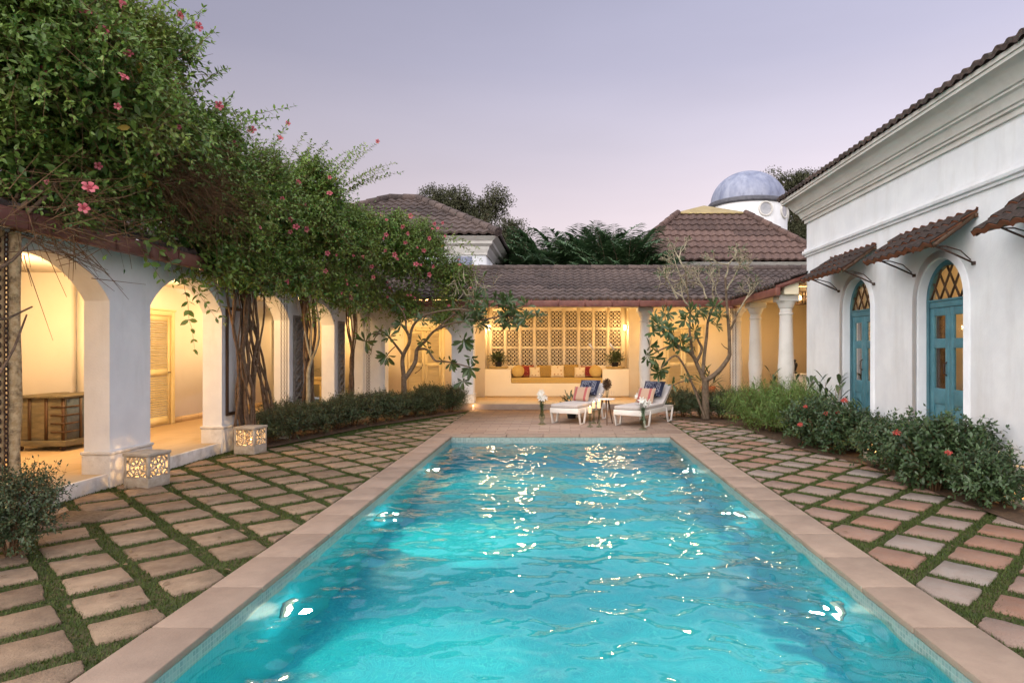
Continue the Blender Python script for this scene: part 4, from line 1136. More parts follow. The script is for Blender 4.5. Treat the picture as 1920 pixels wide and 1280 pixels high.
for vi, (key, blobs, leaf, tr) in enumerate(vine_specs):
    g = np.random.default_rng(100+vi)
    t = thing('flowering_vine', vlab[key], 'flowering vine', (tr[0], tr[1], 0), 'flowering vines over the arcade')
    lf = MB(); st = MB(); tw = MB(); ye = MB()
    for (px, py, Y, r) in blobs:
        c = at(px, py, Y)
        nsh = int(1350*r*r)
        d = unit(g.normal(size=(nsh,3))); d[:,2] = np.where(d[:,2] < -.5, -d[:,2], d[:,2])
        # uneven surface
        nz = np.array([mnoise.noise(Vector((v*1.8+c*.9).tolist())) for v in d])
        rad = r*(.70+.48*nz)*g.uniform(.80, 1.0, nsh)
        kk = nz > -.30; d, rad = d[kk], rad[kk]; nsh = len(rad)
        P = c + d*rad[:,None]*np.array([.86,1,.95])
        P[:,0] = np.maximum(P[:,0], -9)
        D = unit(d*1.0 + np.array([.15,-.1,.30]) + g.normal(0,.55,(nsh,3)))
        low = d[:,2] < -.1
        D[low,2] -= .5
        L = np.where(g.uniform(size=nsh) < .12, 1.7, 1.0)*g.uniform(.16, .42, nsh)*(.65+.5*r); 
        shoots(lf, st, P, D, L, leaf*g.uniform(.85,1.15), .085 if Y < 9 else .09, g, droop=.5, T=T8 if Y < 9.5 else T4, stem=.003)
        # inner leaves
        ni = int(1900*r*r); di = unit(g.normal(size=(ni,3))); Pi = c+di*(r*g.uniform(.25,.78,ni))[:,None]
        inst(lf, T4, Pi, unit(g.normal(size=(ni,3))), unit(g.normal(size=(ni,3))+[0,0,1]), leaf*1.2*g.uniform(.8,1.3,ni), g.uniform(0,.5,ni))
        # woody tangle
        nt_ = int(170*r*r); A = c+unit(g.normal(size=(nt_,3)))*(r*g.uniform(.2,.95,nt_))[:,None]
        B = A + unit(g.normal(size=(nt_,3))+[.3,.2,-.1])*g.uniform(.2,.6,nt_)[:,None]
        stems(tw, A, B, .004, .002)
        ny_ = int(10*r); k = g.integers(0, nsh, ny_)
        inst(ye, T8, P[k]+D[k]*.2, unit(g.normal(size=(ny_,3))), unit(g.normal(size=(ny_,3))+[0,-1,.5]), leaf*g.uniform(.8,1.3,ny_), g.uniform(0,1,ny_))
    # long shoots reaching into the sky
    for (x0_, y0_, x1_, y1_, Y) in extra.get(key, []):
        A = at(x0_, y0_, Y+.3); B = at(x1_, y1_, Y)
        for q in range(2):
            d = B-A + g.normal(0,.06,3)*(q>0); L_ = np.linalg.norm(d)
            shoots(lf, st, np.array([A+g.normal(0,.05,3)]), np.array([d/L_+[0,0,.12*L_]]), np.array([L_*(1 if q == 0 else .8)]), leaf*1.15, .06, g, droop=.14, T=T8, stem=.005, spread=1.0, tip=.4)
    if key in ("mid",):  # bare twig hollow
        for cpx, cpy, cy in ((340,345,8.0),(300,330,7.6),(390,370,8.8)):
            c = at(cpx, cpy, cy); nt_ = 420
            A = c + g.normal(0,.22,(nt_,3)); B = A + unit(g.normal(0,.5,(nt_,3))+[.2,.9,-.5])*g.uniform(.2,.7,nt_)[:,None]
            stems(tw, A, B, .004, .002)
    if key == "near":
        for cpx, cpy, cy in ((40,410,5.8),(160,405,6.4),(90,380,6.1)):
            c = at(cpx, cpy, cy); nt_ = 90
            A = c + g.normal(0,.22,(nt_,3)); B = A + unit(g.normal(0,.6,(nt_,3))+[.1,.9,-.1])*g.uniform(.2,.7,nt_)[:,None]
            stems(tw, A, B, .005, .002)
    # hanging tendrils
    for (x0_, y0_, x1_, y1_, Y) in {"near":[(250,450,300,520,7.4)],"mid":[(330,500,400,590,8.6),(300,450,330,520,7.9),(340,500,362,640,8.4),(400,520,420,600,9.2)],"third":[(520,520,545,560,10.8),(600,520,590,600,11.8)],"far":[(690,590,660,640,14.2),(820,580,870,640,15.6)]}[key]:
        A = at(x0_, y0_, Y+.1); B = at(x1_, y1_, Y); d = B-A; L_ = np.linalg.norm(d)
        shoots(lf, st, A[None], (d/L_+[0,0,.1*L_])[None], np.array([L_]), leaf*1.5, .12, g, droop=.1, T=T8, stem=.004)
        shoots(lf, st, A[None]+.05, (d/L_+[.3,0,.2])[None], np.array([L_*.5]), leaf*1.5, .10, g, droop=.4, T=T8, stem=.004)
    # trunks
    tk = MB(); bx_, by_ = tr
    nst, sp = {"near":(4,.10),"mid":(14,.34),"third":(9,.20),"far":(7,.20)}[key]
    if key != "near":
        for k in range(nst):
            ph = g.uniform(0,6.28); f = (k/(nst-1)-.5)
            P = []
            for j in range(15):
                z = -.05+j*.205; wv = z/2.7
                base = .06+.24*wv if key == "mid" else .07+.12*wv
                xx = bx_+.10+.10*math.sin(ph)*(.4+wv) + .05*math.sin(z*2.2+ph) + .02*math.sin(z*6.1+ph*3)
                yy = by_+f*sp*2*(.35+.75*wv) + .085*math.sin(z*1.9+ph*2) + .03*math.sin(z*5.3+ph*5)
                P.append((xx, yy, z))
            tk.tube(P, [q_*(1.35-.45*j/14) for q_ in [g.uniform(.009,.026)] for j in range(15)], 7, g.uniform())
        if key == "mid":
            for k in range(4):       # the leaning second bundle
                P = []
                for j in range(14):
                    z = -.02+j*.215; wv = z/2.8
                    P.append((-5.08+.03*math.sin(z*3+k), 11.15-.85*sm(min(1,abs(wv-.15)*1.2))+.09*math.sin(k*1.7+z*2.0), z))
                tk.tube(P, [.026-.0008*j for j in range(14)], 7, g.uniform())
    else:
        for k in range(nst):
            P = [(-5.02+.05*math.sin(k*2+j*.6), 5.98+.04*math.cos(k+j*.5)+.03*k, -.05+j*.22) for j in range(14)]
            tk.tube([(-5.10+.07*k, 5.9+.10*math.sin(k*2), 2.85), (-5.0+.05*k, 5.95+.05*k, 3.1), (-5.1, 6.0+.2*k, 3.5)], .02, 7, g.uniform())
        for (a, b_, rr_) in (((-40,600,5.2),(60,575,5.85),.012),((-30,520,5.3),(70,440,5.9),.014),((40,440,5.9),(150,480,6.0),.008),((0,700,5.2),(50,590,5.85),.01),((20,430,5.9),(110,420,6.4),.012)):
            A, B = at(*a), at(*b_); tk.tube([A, (A+B)/2+[0,0,-.05], B], [rr_, rr_, rr_*.7], 6)
    obj('trunk', tk, M['vinewood'], t, smooth=60)
    obj('foliage', lf, M['vineleaf'], t); obj('stems', st, M['twig'], t); obj('dry_twigs', tw, M['twig'], t); obj('yellow_leaves', ye, M['vineyellow'], t)
    for (px, py, Y) in flower_px[key]:
        p = at(px, py, Y); put_flower(t, p, (-.2*p[0]+g.normal(0,1.0), -1+g.normal(0,.5), g.normal(0,.6)), g.uniform(1.0,1.5))
    for (px, py, Y, r) in blobs:     # withered blossoms among the leaves
        for _ in range(int(2*r)+(3 if key == "far" else 0)):
            d = unit(np.array([g.uniform(.1,1), -g.uniform(.2,1), g.uniform(-.4,.8)])); p = at(px,py,Y)+d*r*1.08
            put_flower(t, p, d+g.normal(0,.3,3), g.uniform(.6,.9))

# ---- shrubs
def shrub_proto(seed, mat, r, leaf, n, T=T4, gap=.03, stemn=12, spread=.9, Lr=(.08,.2)):
    g = np.random.default_rng(seed)
    t = thing('shrub', 'x', 'shrub'); lf = MB(); st = MB()
    for _ in range(4):
        c = np.array([g.normal(0,.16)*r[0]*2, g.normal(0,.16)*r[1]*2, r[2]*g.uniform(.9,1.15)])
        m = n//4; d = unit(g.normal(size=(m,3))); nz = np.array([mnoise.noise(Vector((v*2.5+seed).tolist())) for v in d])
        rad = (.55+.45*nz)*g.uniform(.6,1,m)
        P = c + d*rad[:,None]*np.array([r[0],r[1],r[2]])*1.05
        P[:,2] = np.maximum(P[:,2], .05)
        kk = (nz > -.28); P, d = P[kk], d[kk]; m = len(P)
        D = unit(d + np.array([0,0,.9]) + g.normal(0,.4,(m,3)))
        shoots(lf, st, P, D, g.uniform(*Lr, m), leaf, gap, g, droop=.3, T=T, stem=.002, spread=spread)
    for k in range(stemn):
        a = g.uniform(0,6.28); q = g.uniform(.2,.8)
        P = [(.03*math.cos(a), .03*math.sin(a), -.03), (q*.3*r[0]*math.cos(a), q*.3*r[1]*math.sin(a), r[2]*.5), (q*r[0]*math.cos(a), q*r[1]*math.sin(a), r[2]*1.2)]
        st.tube(P, [.010,.007,.003], 5)
    obj('foliage', lf, mat, t); obj('stems', st, M['twig'], t)
    return t
def place(protos, used, loc, label, rz, sc, cat, group=None, name=None):
    p = protos[len(used) % len(protos)]
    if p.name not in used: o = p; o.location = loc; o.rotation_euler = (0,0,rz); o.scale = (sc,)*3 if not hasattr(sc,'__len__') else sc
    else: o = dup(p, loc, rz, scale=sc)
    used.append(p.name); tag(o, label, cat, group)
    return o
ORD = ['nearest','second','third','fourth','fifth','sixth','seventh','eighth','ninth','tenth','eleventh','farthest']
hp = [shrub_proto(200+i, M['hedge'], (.42,.42,.34), .048, 900, stemn=10) for i in range(3)]
used = []
def along(pts, n):
    P = np.array(pts, float); seg = np.linalg.norm(np.diff(P, axis=0), axis=1); cum = np.concatenate([[0], np.cumsum(seg)])
    out = []
    for k in range(n):
        s_ = cum[-1]*k/(n-1); i = min(len(seg)-1, np.searchsorted(cum, s_, 'right')-1); out.append(P[i]+(P[i+1]-P[i])*(s_-cum[i])/seg[i])
    return out
for k, p in enumerate(along([(-4.95,10.75),(-4.75,11.6),(-4.35,13.2),(-3.4,15.2),(-2.72,16.35)], 10)):
    place(hp, used, (p[0]-.05+rnd.uniform(-.05,.05), p[1]+.15, -.02), f'small leaved dark green shrub of the arcade hedge, {ORD[k] if k < 9 else "at the deck end"}{" to the camera" if k==0 else " from its near end" if k < 9 else ""}', rnd.uniform(0,6.28), rnd.uniform(.92,1.12), 'shrub', 'shrubs of the hedge along the arcade')
for k, p in enumerate(along([(2.95,15.35),(3.45,15.0),(4.0,14.7),(4.5,14.35)], 5)):
    place(hp, used, (p[0], p[1], -.02), f'small leaved dark shrub of the hedge behind the lounger, {["at the deck end","second from the deck","third from the deck","fourth from the deck","beside the broad leaved plants"][k]}', rnd.uniform(0,6.28), rnd.uniform(.95,1.1), 'shrub', 'shrubs of the hedge behind the lounger')
place(hp, used, (-4.28, 5.0, -.03), 'small leaved shrub with reddish tips at the lower left corner before the flaking post', 1.0, (.80,.80,1.05), 'shrub')
place(hp, used, (-4.72, 4.55, -.03), 'small leaved shrub cut by the left photo edge beside the flaking post', 2.0, (.8,.8,1.0), 'shrub')
# broad leaved bright plants
gp = [shrub_proto(230+i, M['gingerleaf'], (.50,.50,.42), .115, 300, T=TLONG, gap=.05, stemn=14, Lr=(.2,.4)) for i in range(2)]
# wider blade for this plant
used = []
for k, (x, y, s_) in enumerate(((3.95,13.3,.95),(4.15,12.5,1.05),(4.35,11.7,1.0),(4.6,13.0,1.15),(4.65,12.1,1.1))):
    place(gp, used, (x, y, -.02), ['bright green broad leaved plant next to the hedge shrubs and stepping stones','bright green broad leaved plant, front one before the column','bright green broad leaved plant beside the red flowered shrubs','bright green broad leaved plant behind the others near the white columns','bright green broad leaved plant against the white house corner'][k], rnd.uniform(0,6.28), s_, 'leafy plant', 'bright leaved plants by the house corner')
# tall upright spiky plants
def spike_plant(loc, n, h, leaf, label, seed, mat='gingerleaf', spread=.35, name='leafy_plant'):
    g = np.random.default_rng(seed); t = thing(name, label, 'leafy plant', loc); lf = MB(); st = MB(); loc = np.array(loc)
    for k in range(n):
        a = g.uniform(0,6.28); d = unit(np.array([math.cos(a)*spread, math.sin(a)*spread, 1.0])); L_ = h*g.uniform(.7,1)
        P0 = loc+np.array([math.cos(a),math.sin(a),0])*.04
        st.tube([P0, P0+d*L_*.5, P0+d*L_+[0,0,-.02]], [.010,.008,.004], 5)
        for j in range(9):
            q = P0+d*L_*(.3+.7*j/8); b_ = g.uniform(0,6.28)
            ax = unit(np.array([math.cos(b_), math.sin(b_), .9+.3*j/8])); inst(lf, TOB if leaf > .12 else T8, q[None], ax[None], np.array([[0,0,1.0]])-ax[None]*.2, np.array([leaf*g.uniform(.7,1.1)]), np.array([g.uniform()]))
    obj('foliage', lf, M[mat], t); obj('stems', st, M['twig'], t)
spike_plant((4.62,12.75,-.02), 5, 1.25, .26, 'tall upright leafy stems behind the bright plants by the second column', 1, 'hedge')
spike_plant((4.78,11.3,-.02), 4, 1.35, .30, 'tall dark upright plant against the white wall near the house corner', 2, 'hedge', .15)
spike_plant((4.72,10.3,-.02), 4, .95, .2, 'upright pale stemmed plant beneath the far blue door', 3, 'roseleaf')
spike_plant((4.3,13.9,-.02), 5, 1.0, .26, 'arching broad leaved stems in front of the column nearest the rain chains', 4, 'roseleaf', .6)
rp = [shrub_proto(250+i, M['roseleaf'], (.50,.50,.42), .095, 420, T=T8, gap=.045, stemn=16, Lr=(.12,.3)) for i in range(2)]
used = []
SH = [((4.25,10.5),1.0,'red flowered dark shrub next to the bright broad leaved plants'),((4.2,9.95),.9,'dark shrub with red blossoms under the far blue door'),((4.50,8.5),.85,'loose dark shrub before the glowing stone lantern under the near blue door'),
      ((4.3,7.6),.95,'dark bushy shrub with one red blossom before the near blue door'),((4.28,7.3),1.0,'large dark glossy shrub with a red blossom beside the near blue door'),((4.52,6.95),.95,'dark shrub between the large glossy shrub and the round lantern'),((4.8,10.0),.8,'sparse shrub by the white wall between the two blue doors'),((4.42,6.62),.72,'small dark shrub at the right photo edge partly covering the round lantern')]
for k, ((x, y), s_, lb) in enumerate(SH):
    o = place(rp, used, (x, y, -.02), lb, rnd.uniform(0,6.28), s_, 'shrub', 'dark flowering shrubs along the white house')
# red blossoms on them
def cluster_mesh():
    g = np.random.default_rng(3); mb = MB(); n = 60; d = unit(g.normal(size=(n,3))); d[:,2] = abs(d[:,2])
    inst(mb, T4, d*.028, unit(g.normal(size=(n,3))), d, np.full(n,.026), g.uniform(0,1,n)); return mesh_of('blossom', mb, (0,0,0), [M['red']], False)
BL = cluster_mesh()
allsh = [o for o in C.objects if o.get('group') == 'dark flowering shrubs along the white house']
for (px, py, Y, s_) in ((1549,777,9.9,1.3),(1583,752,9.6,1.4),(1500,797,9.9,1.2),(1555,790,9.8,1.1),(1682,813,7.3,1.1),(1779,850,6.75,1.25),(1571,775,9.7,1.0),(1510,763,9.9,.9)):
    p = at(px, py, Y); par = min(allsh, key=lambda o: (o.location-Vector(p)).length)
    o = bpy.data.objects.new('blossom', BL); C.objects.link(o); o.parent = par
    loc = Matrix.Rotation(-par.rotation_euler.z, 3, 'Z') @ (Vector(p)-par.location) / par.scale[0]
    o.location = loc; o.scale = (s_,)*3

# ---- frangipani trees
def rosette(lf, p, d, n, L, g, tpl=TOB):
    n = int(n*1.45)
    d = np.array(d, float); p = np.array(p, float); d /= np.linalg.norm(d)
    a = g.uniform(0,6.28,n); el = g.uniform(-.25,1.3,n)
    u = unit(np.cross(d, [.3,.1,.9])); v = np.cross(d, u)
    ax = unit((u*np.cos(a)[:,None]+v*np.sin(a)[:,None]) + d*el[:,None] + np.array([0,0,-.15]))
    P = p + d*g.uniform(-.06,.02,n)[:,None]
    inst(lf, tpl, P, ax, np.tile(d,(n,1))+g.normal(0,.15,(n,3)), L*1.15*g.uniform(.7,1.1,n), g.uniform(0,1,n))
def limb(tk, pts, r0, r1):
    P = [at(*p) for p in pts]
    # smooth with catmull-rom
    out = []
    for i in range(len(P)-1):
        p0, p1, p2, p3 = P[max(i-1,0)], P[i], P[i+1], P[min(i+2,len(P)-1)]
        for k in range(5):
            t_ = k/5; out.append(.5*((2*p1)+(-p0+p2)*t_+(2*p0-5*p1+4*p2-p3)*t_**2+(-p0+3*p1-3*p2+p3)*t_**3))
    out.append(P[-1]); n = len(out)
    tk.tube(out, [r0+(r1-r0)*i/(n-1) for i in range(n)], 8, .5)
    return out[-1]-out[-2]
# left one, in front of the arched opening
g = np.random.default_rng(41)
t = thing('frangipani_tree', 'leafy frangipani tree with spreading forked limbs before the far left arch', 'tree', tuple(at(760,775,15.4)*[1,1,0]))
tk = MB(); lf = MB(); tips = []
limbs = [([(760,778,15.4),(758,740,15.4),(757,705,15.4)],.085,.062),
 ([(757,705,15.4),(755,670,15.4),(768,640,15.3),(762,620,15.2),(752,608,15.1)],.055,.025),
 ([(758,712,15.4),(778,680,15.5),(782,655,15.5),(797,640,15.4),(815,620,15.3),(850,605,15)],.055,.024),
 ([(757,668,15.4),(748,655,15.2),(728,630,14.9),(712,618,14.7)],.034,.018),
 ([(768,642,15.3),(775,610,15.2),(800,590,15),(850,580,14.8),(880,582,14.7)],.034,.018),
 ([(782,655,15.5),(800,655,15.2),(815,675,14.9),(830,677,14.7),(850,680,14.5),(880,688,14.3)],.03,.014),
 ([(850,605,15),(900,600,14.8),(950,592,14.6),(985,595,14.5)],.024,.012),
 ([(762,620,15.2),(758,590,15.2),(745,570,15.2)],.024,.014),
 ([(815,620,15.3),(850,590,15.3),(885,560,15.2),(905,520,15.1)],.026,.012),
 ([(850,590,15.2),(910,570,14.9),(960,575,14.6),(1005,590,14.4)],.022,.011),
 ([(712,618,14.7),(700,640,14.5),(695,665,14.4)],.014,.009),
 ([(728,630,14.9),(700,625,14.6),(685,640,14.4)],.014,.010),
 ([(740,650,15),(730,660,14.8),(725,668,14.7)],.014,.010),
 ([(778,700,15.4),(790,690,15.2),(792,680,15.1)],.010,.005)]
for pts, a, b_ in limbs: limb(tk, pts, a, b_)
for (px, py, Y, n, L) in ((685,640,14.4,9,.25),(725,668,14.7,11,.25),(712,620,14.7,8,.2),(730,632,14.8,10,.22),(752,606,15,10,.2),(745,570,15.2,8,.2),(790,640,15,7,.16),(800,640,15.1,6,.15),(806,655,14.9,5,.14),
    (870,640,14.5,14,.26),(880,690,14.3,13,.24),(868,715,14.2,9,.22),(845,680,14.5,10,.22),(884,672,14.4,6,.2),(830,677,14.7,5,.12),
    (985,597,14.4,12,.24),(1008,592,14.4,11,.24),(960,580,14.6,13,.24),(940,595,14.6,11,.22),(915,575,14.8,12,.22),(895,590,14.7,11,.22),(880,565,14.8,10,.22),(930,560,14.8,10,.22),(905,520,15.1,8,.2),(900,545,15.1,9,.2),(870,600,14.9,11,.22),(850,582,15,10,.2),(975,610,14.5,8,.22),(820,600,15.1,9,.2),(790,600,15,8,.18),(955,605,14.6,8,.2),(885,612,14.7,8,.22)):
    p = at(px, py, Y); d = unit(np.array([g.normal(0,.4), -.5+g.normal(0,.3), .35+g.normal(0,.3)]))
    if py > 635: d = unit(np.array([g.normal(0,.3), -.8, -.35]))
    rosette(lf, p, d, n, L, g)
for _ in range(18):
    p = at(g.uniform(870,1005), g.uniform(560,612), g.uniform(14.4,15.1)); q = p+g.normal(0,.12,3)+[-.15,.1,-.08]
    tk.tube([q, p], [.010,.006], 5); rosette(lf, p, unit(np.array([.4+g.normal(0,.4), -.5, .2+g.normal(0,.3)])), 9, .21, g)
obj('trunk', tk, M['bark'], t, smooth=60); obj('foliage', lf, M['franleaf'], t)
# twiggy half-bare crown above its leaves
tw = MB()
for k in range(60):
    p = at(g.uniform(840,930), g.uniform(520,590), g.uniform(14.8,15.6)); q = p+unit(g.normal(0,1,3)+[.3,-.2,.8])*g.uniform(.15,.4); tw.tube([p,(p+q)/2+g.normal(0,.02,3),q],[.009,.007,.004],5)
obj('twigs', tw, M['barkpale'], t, smooth=60)
# right one, mostly leafless crown
g = np.random.default_rng(43)
t = thing('frangipani_tree', 'frangipani tree with pale leafless upper twigs before the right veranda', 'tree', tuple(at(1323,775,14.6)*[1,1,0]))
tk = MB(); lf = MB(); tw = MB()
limbs = [([(1323,785,14.6),(1323,745,14.6),(1322,712,14.6)],.095,.075),
 ([(1322,714,14.6),(1345,698,14.5),(1365,672,14.5),(1368,655,14.5),(1366,610,14.5),(1362,560,14.5),(1360,520,14.5)],.060,.022),
 ([(1322,715,14.6),(1310,690,14.6),(1300,668,14.5),(1285,655,14.4),(1265,645,14.3)],.055,.028),
 ([(1318,700,14.6),(1320,670,14.7),(1325,630,14.7),(1328,600,14.7),(1340,570,14.7)],.045,.022),
 ([(1305,680,14.6),(1316,655,14.7),(1310,640,14.7),(1303,620,14.7)],.035,.02),
 ([(1300,668,14.5),(1293,620,14.5),(1294,580,14.5),(1288,540,14.5),(1285,500,14.5)],.030,.014),
 ([(1366,625,14.5),(1378,600,14.5),(1383,585,14.5)],.026,.02),
 ([(1322,785,14.4),(1300,725,14.4),(1285,690,14.3),(1272,670,14.2),(1262,668,14.2),(1248,680,14.1),(1240,690,14.1)],.026,.016),
 ([(1312,745,14.5),(1295,715,14.4),(1280,715,14.3),(1262,722,14.2)],.018,.01),
 ([(1366,655,14.5),(1358,650,14.4),(1352,643,14.4)],.014,.006),
 ([(1265,645,14.3),(1240,655,14.2),(1222,665,14.1)],.02,.012),([(1265,645,14.3),(1245,625,14.2),(1235,615,14.1)],.02,.012)]
for pts, a, b_ in limbs: limb(tk, pts, a, b_)
for (px, py, Y, n, L) in ((1235,608,14.1,12,.24),(1225,622,14.1,11,.24),(1250,620,14.1,12,.24),(1262,630,14.2,12,.24),(1220,650,14.1,12,.23),(1228,672,14.1,12,.22),(1240,692,14.1,12,.22),(1213,668,14,9,.22),(1235,700,14.1,9,.2),
    (1280,640,14.3,10,.22),(1295,585,14.4,11,.23),(1285,600,14.4,10,.22),(1312,582,14.5,12,.23),(1340,575,14.5,12,.23),(1328,590,14.5,11,.22),(1303,620,14.6,8,.18),(1352,590,14.5,8,.2),(1275,655,14.3,8,.2),(1262,720,14.2,6,.16),(1285,705,14.3,6,.15),(1300,650,14.5,7,.15),(1260,645,14.2,8,.2)):
    p = at(px, py, Y); d = unit(np.array([g.normal(0,.4), -.5+g.normal(0,.3), .45+g.normal(0,.3)]))
    if py > 660: d = unit(np.array([g.normal(0,.3), -.8, -.25]))
    rosette(lf, p, d, n, L, g)
for _ in range(11):
    p = at(g.uniform(1225,1345), g.uniform(582,640), g.uniform(14.1,14.7)); q = p+g.normal(0,.1,3)+[.15,.1,-.12]
    tk.tube([q, p], [.010,.006], 5); rosette(lf, p, unit(np.array([-.3+g.normal(0,.4), -.5, .4+g.normal(0,.3)])), 8, .19, g)
def grow(p, d, L, r, dep):
    q = p + d*L; mid = (p+q)/2 + g.normal(0, .03*L, 3)
    tw.tube([p, mid, q], [r, r*.9, r*.8], 6, g.uniform())
    if dep == 0:
        tw.tube([q, q+d*.04], [r*1.1, r*.7], 6)
        if g.uniform() < .14: rosette(lf, q, d, 3, .09, g)
        return
    for k in range(2 + (g.uniform() < .5)):
        nd = unit(d + g.normal(0,.62,3) + np.array([0,0,.18])); grow(q, nd, L*g.uniform(.6,.85), r*.72, dep-1)
for (px, py, Y, dx) in ((1360,520,14.5,.25),(1285,505,14.5,-.2),(1340,572,14.7,.0),(1362,545,14.5,.5),(1288,540,14.5,-.6),(1294,575,14.5,-.4),(1383,587,14.5,.5),(1325,560,14.6,.1),(1270,560,14.4,-.6)):
    grow(at(px, py, Y), unit(np.array([dx+g.normal(0,.15), g.normal(0,.2)-.1, .85])), .30, .023, 5)
obj('trunk', tk, M['bark'], t, smooth=60); obj('foliage', lf, M['franleaf'], t); obj('leafless_twigs', tw, M['barkpale'], t, smooth=60)
# slim forked tree between the second and third openings
g = np.random.default_rng(44)
t = thing('slim_tree', 'slim pale forked tree behind the hedge between carved piers', 'tree', tuple(at(575,800,12.2)*[1,1,0]))
tk = MB()
for pts, a, b_ in [([(577,800,12.6),(578,740,12.6),(578,700,12.6),(584,675,12.6)],.05,.035),([(584,675,12.6),(575,640,12.6),(572,600,12.6),(585,560,12.6)],.026,.016),([(584,675,12.6),(597,640,12.5),(597,600,12.5),(590,560,12.5)],.026,.014),([(583,670,12.6),(583,630,12.6),(588,590,12.6)],.02,.012)]: limb(tk, pts, a, b_)
obj('trunk', tk, M['barkpale'], t, smooth=60)
lf = MB(); st = MB(); n = 26; P = np.array([at(g.uniform(575,605), g.uniform(565,600), 12.5) for _ in range(n)])
shoots(lf, st, P, g.normal(0,1,(n,3)), np.full(n,.16), .07, .05, g, T=T8); obj('foliage', lf, M['vineleaf'], t)

# ---- palms and trees beyond the roofs
def palm_proto(seed, nf, L):
    g = np.random.default_rng(seed); t = thing('areca_palm', 'x', 'palm'); lf = MB(); tk = MB()
    for k in range(5):
        a = g.uniform(0,6.28); r_ = .25; tk.tube([(r_*math.cos(a),r_*math.sin(a),0),(r_*1.6*math.cos(a),r_*1.6*math.sin(a),2.2),(r_*2*math.cos(a),r_*2*math.sin(a),3.2)], [.07,.055,.05], 7)
    for k in range(nf):
        a = g.uniform(0,6.28); c0 = np.array([.45*math.cos(a), .45*math.sin(a), g.uniform(2.2,3.3)]); el = g.uniform(.85,1.5)
        d = np.array([math.cos(a)*math.cos(el), math.sin(a)*math.cos(el), math.sin(el)]); LL = L*g.uniform(.75,1.1)
        prev = c0; ts = np.linspace(0,1,26)
        pts = np.array([c0 + d*LL*q + np.array([math.cos(a)*.5, math.sin(a)*.5, -1])*(LL*.30*q**2.6) for q in ts])
        tk.tube(pts[::5], [.018,.014,.011,.008,.005,.003], 5)
        dd = unit(np.gradient(pts, axis=0)); sd = unit(np.cross(dd, [0,0,1.0]))
        for i in range(3, 26):
            ll = LL*.24*math.sin(math.pi*(.12+.85*i/25))**.7
            for sg in (-1,1):
                for h_ in (0, .5):
                    pp = pts[i]-(pts[i]-pts[i-1])*h_
                    ax = unit(dd[i]*.75 + sd[i]*sg*.8 + np.array([0,0,-.1-.5*g.uniform()]))
                    inst(lf, TLONG, pp[None], ax[None], np.array([[0,0,1.0]]), np.array([[ll*1.1, ll, ll]]), np.array([g.uniform()]))
    obj('trunk', tk, M['bark'], t); obj('fronds', lf, M['palm'], t)
    return t
pp_ = [palm_proto(300+i, 42, 2.6) for i in range(2)]
used = []
for k, (px, topy, Y, s_) in enumerate(((965,470,27,1.0),(1005,478,25,.9),(1050,440,26,1.05),(1085,436,27,1.1),(1120,440,25.5,1.0),(1150,440,23.4,1.1),(1172,452,22.6,1.0),(1030,470,24.5,.8),(1110,475,24,.85))):
    X = (px-1050)*Y/1200; ztop = 1.6-(topy-655)*Y/1200; sc = ztop/4.7
    place(pp_, used, (X, Y, -.02), ['feathery palm beside the white corner block','feathery palm low behind the left end of the tiled ridge','feathery palm with high arching fronds, first of the tall ones from the corner block','tall feathery palm, second of the tall row behind the tiled ridge','tall feathery palm in the middle of the row behind the tiled ridge','tall feathery palm, second from the pavilion roof','feathery palm touching the pavilion roof edge','short feathery palm in front of the row, nearer the corner block','short feathery palm in front of the row, nearer the pavilion'][k], k*1.3, sc, 'palm', 'palms behind the veranda roof')
def far_tree(name, label, base, limbs_, clumps, leaf, seed, dens=420):
    g = np.random.default_rng(seed); t = thing(name, label, 'tree', base); tk = MB(); lf = MB(); st = MB()
    for pts, a, b_ in limbs_: limb(tk, pts, a, b_)
    for (px, py, Y, r) in clumps:
        c = at(px, py, Y); m = int(dens*2.0*r*r)
        for q in range(5):
            cc = c + g.normal(0,.45,3)*r*[1,1,.7]; rr_ = r*g.uniform(.35,.62); mm = m//4
            d = unit(g.normal(size=(mm,3))); P = cc+d*(rr_*g.uniform(.4,1,mm)**.5)[:,None]*[1,1,.75]
            shoots(lf, None, P, unit(d+[0,0,.3]+g.normal(0,.5,(mm,3))), np.full(mm, leaf*3), leaf, leaf*1.1, g, T=T4, droop=.1)
            stems(st, np.tile(c,(6,1)), cc+g.normal(0,.25,(6,3))*r, .03, .01)
    obj('trunk', tk, M['bark'], t, smooth=60); obj('foliage', lf, M['farleaf'], t); obj('twigs', st, M['bark'], t)
far_tree('broad_tree', 'broad dark tree rising behind the corner block roof', tuple(at(870,655,34)*[1,1,0]),
  [([(880,700,34),(875,560,34),(868,470,34),(850,410,34)],.35,.15),([(870,500,34),(900,440,34),(915,400,34)],.2,.1),([(872,520,34),(940,460,34),(975,440,34)],.18,.08),([(860,440,34),(830,400,34),(815,380,34)],.16,.06)],
  [(825,372,34,.95),(850,385,34,.9),(805,395,34,.7),(870,405,34,.9),(905,395,34.5,.85),(922,380,34.5,.75),(890,425,34,.9),(900,455,34,1.0),(945,455,34,.8),(965,445,34,.8),(930,480,34,1.0),(975,470,34,.7),(960,425,34,.35),(950,490,34,.9),(840,420,34,.9),(880,480,34,1.1)], .15, 51, 300)
